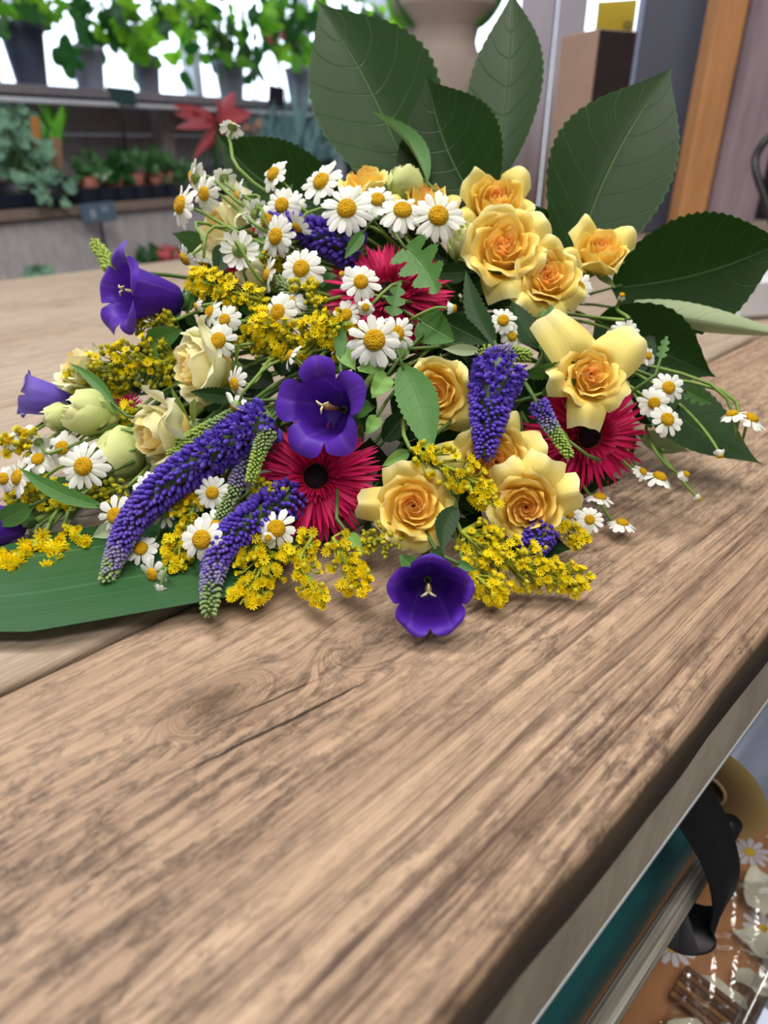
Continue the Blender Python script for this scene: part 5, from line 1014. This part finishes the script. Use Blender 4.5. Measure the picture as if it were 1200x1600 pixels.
# tall brown box with yellow note
kraft_lit = plain('lit_cardboard_side', 'A58A7C', .8, .2, .08, 20); kraft_shade = plain('shaded_box_front', '2E2428', .6, .3, .15, 10)  # one brown box: lit side and shaded front put into the colours
pb = at(945, 200, 1.45); hw = S(36, pb); zt = at(945, 58, 1.45).z; TMZ = Matrix.Rotation(.42, 3, 'Z')
bx_ = thing('cardboard_box', 'tall box, lit tan side and shaded dark front, under the yellow note', 'box', mat4(TMZ, Vector((pb.x, pb.y, .0015)))); q = MB()
v_, f_, _ = box((-hw, -.001, 0), (hw, .12, zt), .002); q.add(v_, f_); obj('carton', q.mesh('carton', kraft_lit, False), bx_)
q = MB(); q.add(*box((-hw + .002, -.004, .002), (hw - .002, -.0015, zt - .002))); obj('front_shade', q.mesh('front_shade', kraft_shade, False), bx_)  # thin dark sheet paints the shade on the front face
note_m = plain('yellow_note_paper', 'B9A63A', .7, .2, .06, 20); ink = plain('dark_ink', '4A4A3A', .8)
pn = at(962, 33, 1.40); nw, nh = S(31, pn), S(26, pn); nt = thing('paper_note', 'yellow paper note with small dark scribble on the tall box', 'note', mat4(Matrix.Rotation(.05, 3, 'Z') @ Matrix.Rotation(-.06, 3, 'Y'), pn)); q = MB()
v_, f_, uv_ = grid(6, 8, lambda s, t: (s * nw, .012 * t * t - .002 * s * s, nh - t * 2 * nh)); q.add(v_, f_, uv_); q.add([(x, y + .0012, z) for x, y, z in v_], [tuple(reversed(z)) for z in f_], uv_); obj('sheet', q.mesh('sheet', note_m), nt)
q = MB()
for (x, z, a_, l_) in ((.45, -.15, .6, .22), (.62, -.1, -.5, .2), (.55, -.35, .1, .25), (.42, -.5, 1.2, .2), (.66, -.48, .9, .2), (.25, -.55, .2, .14), (.78, -.25, 1.4, .22)):
    c_, s_ = math.cos(a_) * l_ * nw / 2, math.sin(a_) * l_ * nw / 2; q.add(*tube([(x * nw - c_, -.004, z * nh - s_ ), (x * nw + c_, -.004, z * nh + s_)], .0016, 5))
obj('scribble', q.mesh('scribble', ink), nt)
q = MB(); q.add(*tube([(0, .014, -nh), (-.004, .02, -nh - .03)], .002, 5)); obj('clip', q.mesh('clip', stick_m), nt)
# grey panel, orange post, weathered plank (a display stand on the table)
grey_m = plain('slate_grey_panel', '5A5E70', .55, .3, .12, 4); grey_e = plain('panel_edge', '8C98B8', .5)
def upright(name, label, u0, u1, vref, z, th_, mt, h=1.0, rot=0.0, cat='board', edge=None, z0=.001):
    a, b_ = at(u0, vref, z), at(u1, vref, z); w_ = (b_ - a).length; m_ = (a + b_) / 2
    t = thing(name, label, cat, mat4(Matrix.Rotation(rot, 3, 'Z'), Vector((m_.x, m_.y, z0)))); q = MB(); q.add(*box((-w_ / 2, 0, 0), (w_ / 2, th_, h), .0025)); obj('board', q.mesh('board', mt, False), t)
    if edge: q = MB(); q.add(*box((-w_ / 2 - .012, -.002, 0), (-w_ / 2 - .0005, th_ + .002, h), .002)); obj('edge_strip', q.mesh('edge_strip', edge, False), t)
    return t
opost_m = woodm('orange_pine', 'C89466', 'B5815A', '8A5E40', '7A5238', (), (), 0.0, 90.0, dirtamt=.2); wplank_m = woodm('purple_grey_plank', '9C8C94', '877882', '5E525C', '544850', (), (), .15, 70.0, dirtamt=.5)
def vwood(name, c0, c1, c2):
    k = NT(name); co = k.co(); n = k.noise(k.map(co, (90, 20, 2.5)), 1, 4, .6); n2 = k.noise(k.map(co, (20, 10, 4)), 1, 4, .6)
    c = k.mix(n, lin(c1), lin(c0)); c = k.mix(k.ramp(n2, [(.45, 0.0), (.75, .7)]), c, lin(c2)); k.bump(n, .3, .002); return k.fin(c, .6, .3)
opost_m = vwood('orange_pine', 'CB9868', 'A8744C', '8A5E40'); wplank_m = vwood('purple_grey_plank', 'A594A0', '7E6F7C', '5C5060')
upright('display_panel', 'slate grey panel standing behind the hooked leaf', 982, 1096, 200, 1.62, .02, grey_m, 1.0, -.08, 'panel', grey_e)
upright('pine_post', 'orange pine post beside the grey panel', 1086, 1132, 200, 1.50, .05, opost_m, 1.0, .12, 'post')
upright('weathered_plank', 'purple-grey weathered plank leaning by the pine post', 1134, 1212, 200, 1.52, .025, wplank_m, 1.0, -.05, 'plank')
dark_w = plain('dark_back_wall', '3A3440', .8, .2, .15, 3)
b = MB(); b.add(*box((0, 0, -.9), (3.2, .1, 2.2))); pw = at(1010, 200, 3.3); struct('wall_right', b.mesh('wall_right', dark_w, False), 'dark shop wall far behind the pine post', mat4(Matrix.Rotation(-.35, 3, 'Z'), Vector((pw.x, pw.y, 0))))
blk = plain('black_metal', '15161C', .35, .5, .05, 20); q = MB(); a0 = at(1202, 330, 1.3); a1 = at(1180, 262, 1.3); a2 = at(1192, 225, 1.3); a0.z = max(a0.z, .0)
foot = Vector((at(1225, 392, 1.3).x, at(1225, 392, 1.3).y, .004)); q.add(*tube(catmull([foot - a2, a0 - a2, a1 - a2, Vector((0, 0, 0)), Vector((.03, 0, .03))], 20), .0075, 8)); o = obj('black_hook_stand', q.mesh('black_hook_stand', blk), None, mat4(Matrix.Identity(3), a2)); tag(o, 'curved black metal arm right of the weathered plank', 'metal arm')
# white plastic box at the far right of the table
g_ = ground(1205, 508); wb_ = S(110, g_); wh = S(64, g_); wm_ = plain('white_plastic', 'DADCE6', .4, .4, .03, 10); dev = thing('white_box', 'white rounded plastic box on the table behind the pale leaf', 'box', mat4(Matrix.Rotation(.25, 3, 'Z'), g_ + Vector((.005, .03, .0008)))); q = MB(); q.add(*box((-wb_ / 2, 0, 0), (wb_ / 2, .06, wh), .006)); obj('case', q.mesh('case', wm_, False), dev)
q = MB(); q.add(*box((wb_ * .36, -.0012, wh * .1), (wb_ * .42, -.0002, wh * .9))); obj('dark_slot', q.mesh('dark_slot', stick_m, False), dev)

# ================================================================== under the table edge: paper rolls on their bars
TM4 = table.matrix_basis.copy()
def tcyl(name, label, cat, t0, t1, n, z, r, mt, core=None, ns=40, group=None, endm=None):
    th = thing(name, label, cat, mat4(Matrix.Rotation(TH, 3, 'Z'), tw(t0, n, z)), group); L = t1 - t0
    v = []; f = []; ri = core or 0.0
    for x, rad in ((0, r), (L, r)):
        v += [(x, rad * math.cos(2 * PI * i / ns), rad * math.sin(2 * PI * i / ns)) for i in range(ns)]
    f = [(i, (i + 1) % ns, ns + (i + 1) % ns, ns + i) for i in range(ns)]; obj('sheet_layer', mesh('sheet_layer', v, f, mt), th)
    for x in (0, L):
        v = []; f = []; k0 = 0; v += [(x, rad * math.cos(2 * PI * i / ns), rad * math.sin(2 * PI * i / ns)) for rad in (r, max(ri, .0005)) for i in range(ns)]; f += [(k0 + i, k0 + (i + 1) % ns, k0 + ns + (i + 1) % ns, k0 + ns + i) for i in range(ns)]
        obj('roll_end', mesh('roll_end', v, f, endm or mt, smooth=False), th)
    if ri:
        v = [(x, rad * math.cos(2 * PI * i / ns), rad * math.sin(2 * PI * i / ns)) for x, rad in ((-.002, ri), (L + .002, ri), (L + .002, ri * .86), (-.002, ri * .86)) for i in range(ns)]
        f = [(a * ns + i, a * ns + (i + 1) % ns, ((a + 1) % 4) * ns + (i + 1) % ns, ((a + 1) % 4) * ns + i) for a in range(4) for i in range(ns)]; obj('core_tube', mesh('core_tube', v, f, plain('core_card', 'A08A6A', .8)), th)
    return th
teal_p = plain('teal_paper', '1F5C60', .5, .35, .06, 6)
tcyl('teal_paper_roll', 'teal wrapping paper roll under the table edge', 'paper roll', -.35, .445, .137, -.30, .062, teal_p, .02, group='wrapping rolls under the table')
k = NT('yellowed_film_end'); rr_ = k.co(); s_ = k.sep(rr_); rad_ = k.math('SQRT', k.math('ADD', k.math('MULTIPLY', s_[1], s_[1]), k.math('MULTIPLY', s_[2], s_[2])))
end_m = k.fin(k.mix(k.math('POWER', k.math('MULTIPLY', rad_, 21.0, clamp=True), 2.0), lin('5E4830'), lin('C9AC72')), .35, .5); film_m = plain('silver_film', 'AEB9D4', .25, .6, .05, 10, metal=.5)
tcyl('film_roll', 'silver film roll with yellowed end face below the table', 'film roll', .475, .95, .089, -.284, .047, film_m, .015, group='wrapping rolls under the table', endm=end_m)
tcyl('silver_roll', 'shiny silver foil roll beyond the film roll', 'foil roll', .62, 1.3, .03, -.33, .045, plain('silver_foil', 'B9C4DE', .25, .5, .03, 10, metal=.7), .012, group='wrapping rolls under the table')
# grooved wooden bar with its black strap and end cap
bar_m = vwood('pale_grooved_bar', 'C9C4BA', '8F887E', '5C564E'); k = NT('pale_bar_grain'); n = k.noise(k.map(k.co(), (3, 420, 420)), 1, 3, .6); bar_m = k.fin(k.mix(k.ramp(n, [(.35, 0.0), (.62, 1.0)]), lin('6A645A'), lin('CFCAC0')), .6, .3)
bar = thing('wooden_bar', 'pale grooved wooden bar in front of the teal roll', 'bar', mat4(Matrix.Rotation(TH, 3, 'Z'), tw(-.35, .0577, -.25)), 'fittings under the table')
v, f, uv = tube([(0, 0, 0), (.768, 0, 0)], .0072, 14); obj('rod', mesh('rod', v, f, bar_m, uv), bar)
v, f, uv = tube([(.755, 0, 0), (.765, 0, 0), (.775, 0, 0)], [.0078, .0082, .0075], 14); obj('end_cap', mesh('end_cap', v, f, blk, uv), bar)
strap_m = plain('black_strap', '17171D', .45, .4, .1, 30)
th = thing('black_strap', 'broad black strap looped around the wooden bar', 'strap', mat4(Matrix.Rotation(TH, 3, 'Z'), tw(.345, .0577, -.25)), 'fittings under the table')
pth = [(-.022, .034, .148), (-.008, .020, .10), (.010, -.004, .05), (.012, -.019, .015), (.004, -.020, -.010), (-.008, -.008, -.017), (-.012, .004, -.013)]
cp = catmull(pth, 36); v = []; f = []
for i, q in enumerate(cp):
    d = (cp[min(i + 1, 36)] - cp[max(i - 1, 0)]).normalized(); sd = Vector((1, 0, 0)); sd = (sd - d * sd.dot(d)).normalized(); nn = d.cross(sd) * .0012; w_ = sd * .020
    v += [q - w_ - nn, q + w_ - nn, q + w_ + nn, q - w_ + nn]
for i in range(36):
    for j in range(4): f.append((i * 4 + j, (i + 1) * 4 + j, (i + 1) * 4 + (j + 1) % 4, i * 4 + (j + 1) % 4))
f += [(0, 1, 2, 3), (147, 146, 145, 144)]; obj('loop', mesh('loop', v, f, strap_m), th)
q = MB(); q.add(*lathe([(.001, .0), (.004, 0), (.004, .002), (.001, .003)], 10), M=Matrix.Translation((-.02, .026, .14)) @ Matrix.Rotation(PI / 2, 4, 'X')); obj('screw', q.mesh('screw', blk), th)
# black clip knob beyond the bar
pk = tw(.50, .03, -.25); th = thing('roll_bracket', 'round black bracket knob beside the film roll', 'bracket', mat4(Matrix.Rotation(TH, 3, 'Z'), pk), 'fittings under the table'); a, b, c = lathe([(.001, -.006), (.012, -.006), (.016, 0), (.012, .006), (.001, .006)], 18); obj('disc', mesh('disc', a, b, blk, c), th, Matrix.Rotation(PI / 2, 4, 'Y'))
q = MB(); q.add(*tube([(0, 0, -.012), (0, -.002, -.04)], [.004, .003], 8)); obj('pin', q.mesh('pin', blk), th)
# kraft sheet with printed daisies
k = NT('kraft_print'); co_ = k.co(); n = k.noise(co_, 40, 4, .6); col_ = k.mix(n, lin('A9764F'), lin('C08A60'))
kraft_m = k.fin(col_, .6, .3); pw_ = plain('print_white', 'D9D4DC', .6, .2, .03); py_ = plain('print_yellow', 'E0B83A', .6, .2, .05)
KZ, KR, KN = -.50, .085, .035
kr = tcyl('kraft_paper_roll', 'kraft paper roll printed with white daisies below the bar', 'paper roll', .12, .62, KN, KZ, KR, kraft_m, .02, group='wrapping rolls under the table', ns=56)
def on_roll(x, ang, r=KR): return Vector((x, r * math.cos(ang), r * math.sin(ang)))
for i, (x, an, s_) in enumerate(((.055, 1.45, .020), (.185, 1.35, .020), (.30, 1.2, .019), (.37, 1.8, .019), (.12, 2.0, .018), (.24, 2.1, .02), (.44, 1.35, .019), (.0 + .03, 2.3, .018))):
    q = MB()
    for j in range(11):
        a0 = 2 * PI * j / 11 + i; pts = []
        for (r_, o_) in ((.28, -.06), (.65, -.16), (.95, -.10), (.95, .10), (.65, .16), (.28, .06)):
            xx = s_ * (r_ * math.cos(a0) - o_ * math.sin(a0)); yy = s_ * (r_ * math.sin(a0) + o_ * math.cos(a0)); pts.append(on_roll(x + xx, an + yy / KR, KR + .0004))
        q.add(pts, [tuple(range(6))])
    q.add([on_roll(x + s_ * .27 * math.cos(b_), an + s_ * .27 * math.sin(b_) / KR, KR + .0006) for b_ in [2 * PI * z / 12 for z in range(12)]], [tuple(range(12))], None, 1)
    obj('printed_daisy', q.mesh('printed_daisy', [pw_, py_], False), kr)
# wood stick bundle and cream petals under clear film, metal rail
br_m = vwood('brown_stick', '8A5E3C', '6A4630', '4A3020')
q = MB(); th = thing('brown_stick_bundle', 'brown wooden sticks lying across the kraft roll', 'sticks', mat4(Matrix.Rotation(TH, 3, 'Z'), tw(.372, .02, -.408)), 'offcuts on the kraft roll')
for j in range(6): q = MB(); q.add(*box((j * .0055, -.030, 0), (j * .0055 + .0048, .030, .005), .0008)); obj('stick', q.mesh('stick', plain('stick_brown_%d' % j, ('8A6240', '6E4A30', '94683E', '5E4230', '7E5838', '6A4A34')[j], .6), False), th)
pet_m = petalm('cream_offcut_petal', 'D5D2BE', 'E6E3D2', None, .35, .2, 8, .08); rr = random.Random(5)
PL = ('lowest, cut by the frame bottom', 'large flat one low beside the clear tube', 'folded one touching the printed daisy', 'ruffled one behind the folded one', 'one pressed against the rail', 'one under the film highlight', 'one beside the brown sticks', 'one above the brown sticks', 'small one next to the rail middle', 'upright one by the kraft edge', 'long one lying beyond the sticks', 'furthest one near the film roll')
for i in range(12):
    t_ = .20 + .30 * i / 11 + rr.uniform(-.01, .01); n_ = .002 + rr.uniform(-.02, .02); L = rr.uniform(.038, .055); ang = math.asin(max(-1, min(1, (n_ - KN) / (KR + .014)))); z = KZ + (KR + .012 + rr.uniform(0, .008)) * math.cos(ang)
    o = obj('cream_petal', leaf_mesh('cream_petal', L, L * .6, pet_m, bend=rr.uniform(.1, .4), kind='ovate', nu=6, nv=8, wave=.06, seed=i), None, mat4(leaf_frame(Vector((0, 0, 0)), Vector((rr.uniform(-1, 1), rr.uniform(-1, 1), 0)), Vector((rr.uniform(-.4, .4), rr.uniform(-.4, .4), 1))), tw(t_, n_, z)))
    tag(o, 'cream petal below the table, ' + PL[i], 'petal', 'cream petals by the rail')
film = MB(); v_, f_, uv_ = grid(60, 30, lambda s, t: (.23 + s * .23, -.075 + t * .085, 0)); hv = []
for (x, y, z) in v_:
    ang = math.asin(max(-.99, min(.99, y / (KR + .03)))); hv.append((x, KN + y - .0, KZ + (KR + .026) * math.cos(ang) + .006 * math.sin(x * 90 + y * 60) + .004 * math.sin(y * 170 - x * 70) + .003 * math.sin(x * 260 + y * 210)))
o = obj('clear_film_sheet', mesh('clear_film_sheet', [(x + .12, y, z) for x, y, z in hv], f_, clear_m, uv_), None, TM4.copy()); tag(o, 'crumpled clear film over the cream petals below the table', 'film')
rail_m = plain('brushed_rail', 'A3ACC2', .3, .5, .04, 10, metal=.8)
th = thing('metal_rail', 'light metal rail along the front of the paper rolls', 'rail', mat4(Matrix.Rotation(TH, 3, 'Z'), tw(-.35, -.012, -.40)), 'fittings under the table'); q = MB(); q.add(*box((0, -.006, -.004), (1.6, .006, .004), .001)); q.add(*box((0, -.008, -.03), (1.6, -.006, .008), .0005)); obj('profile', q.mesh('profile', rail_m, False), th)
v, f, uv = tube([(.64, .012, .012), (1.6, .012, .012)], .0068, 14, False); obj('clear_tube', mesh('clear_tube', v, f, clear_m, uv), th)
# frame that carries rolls and rail
rk = thing('roll_rack', 'dark metal rack carrying the rolls under the table', 'rack', mat4(Matrix.Rotation(TH, 3, 'Z'), tw(0, 0, -.9)), 'fittings under the table')
for t in (-.36, 1.31):
    q = MB(); q.add(*box((t, -.02, 0), (t + .008, .20, .60), .001)); obj('side_plate', q.mesh('side_plate', blk, False), rk)
for n_, z in ((.137, .60 - .0), (KN, .40)):
    v, f, uv = tube([(-.352, n_, z if n_ != .137 else .60), (1.31, n_, z if n_ != .137 else .60)], .007, 10); obj('axle', mesh('axle', v, f, blk, uv), rk)
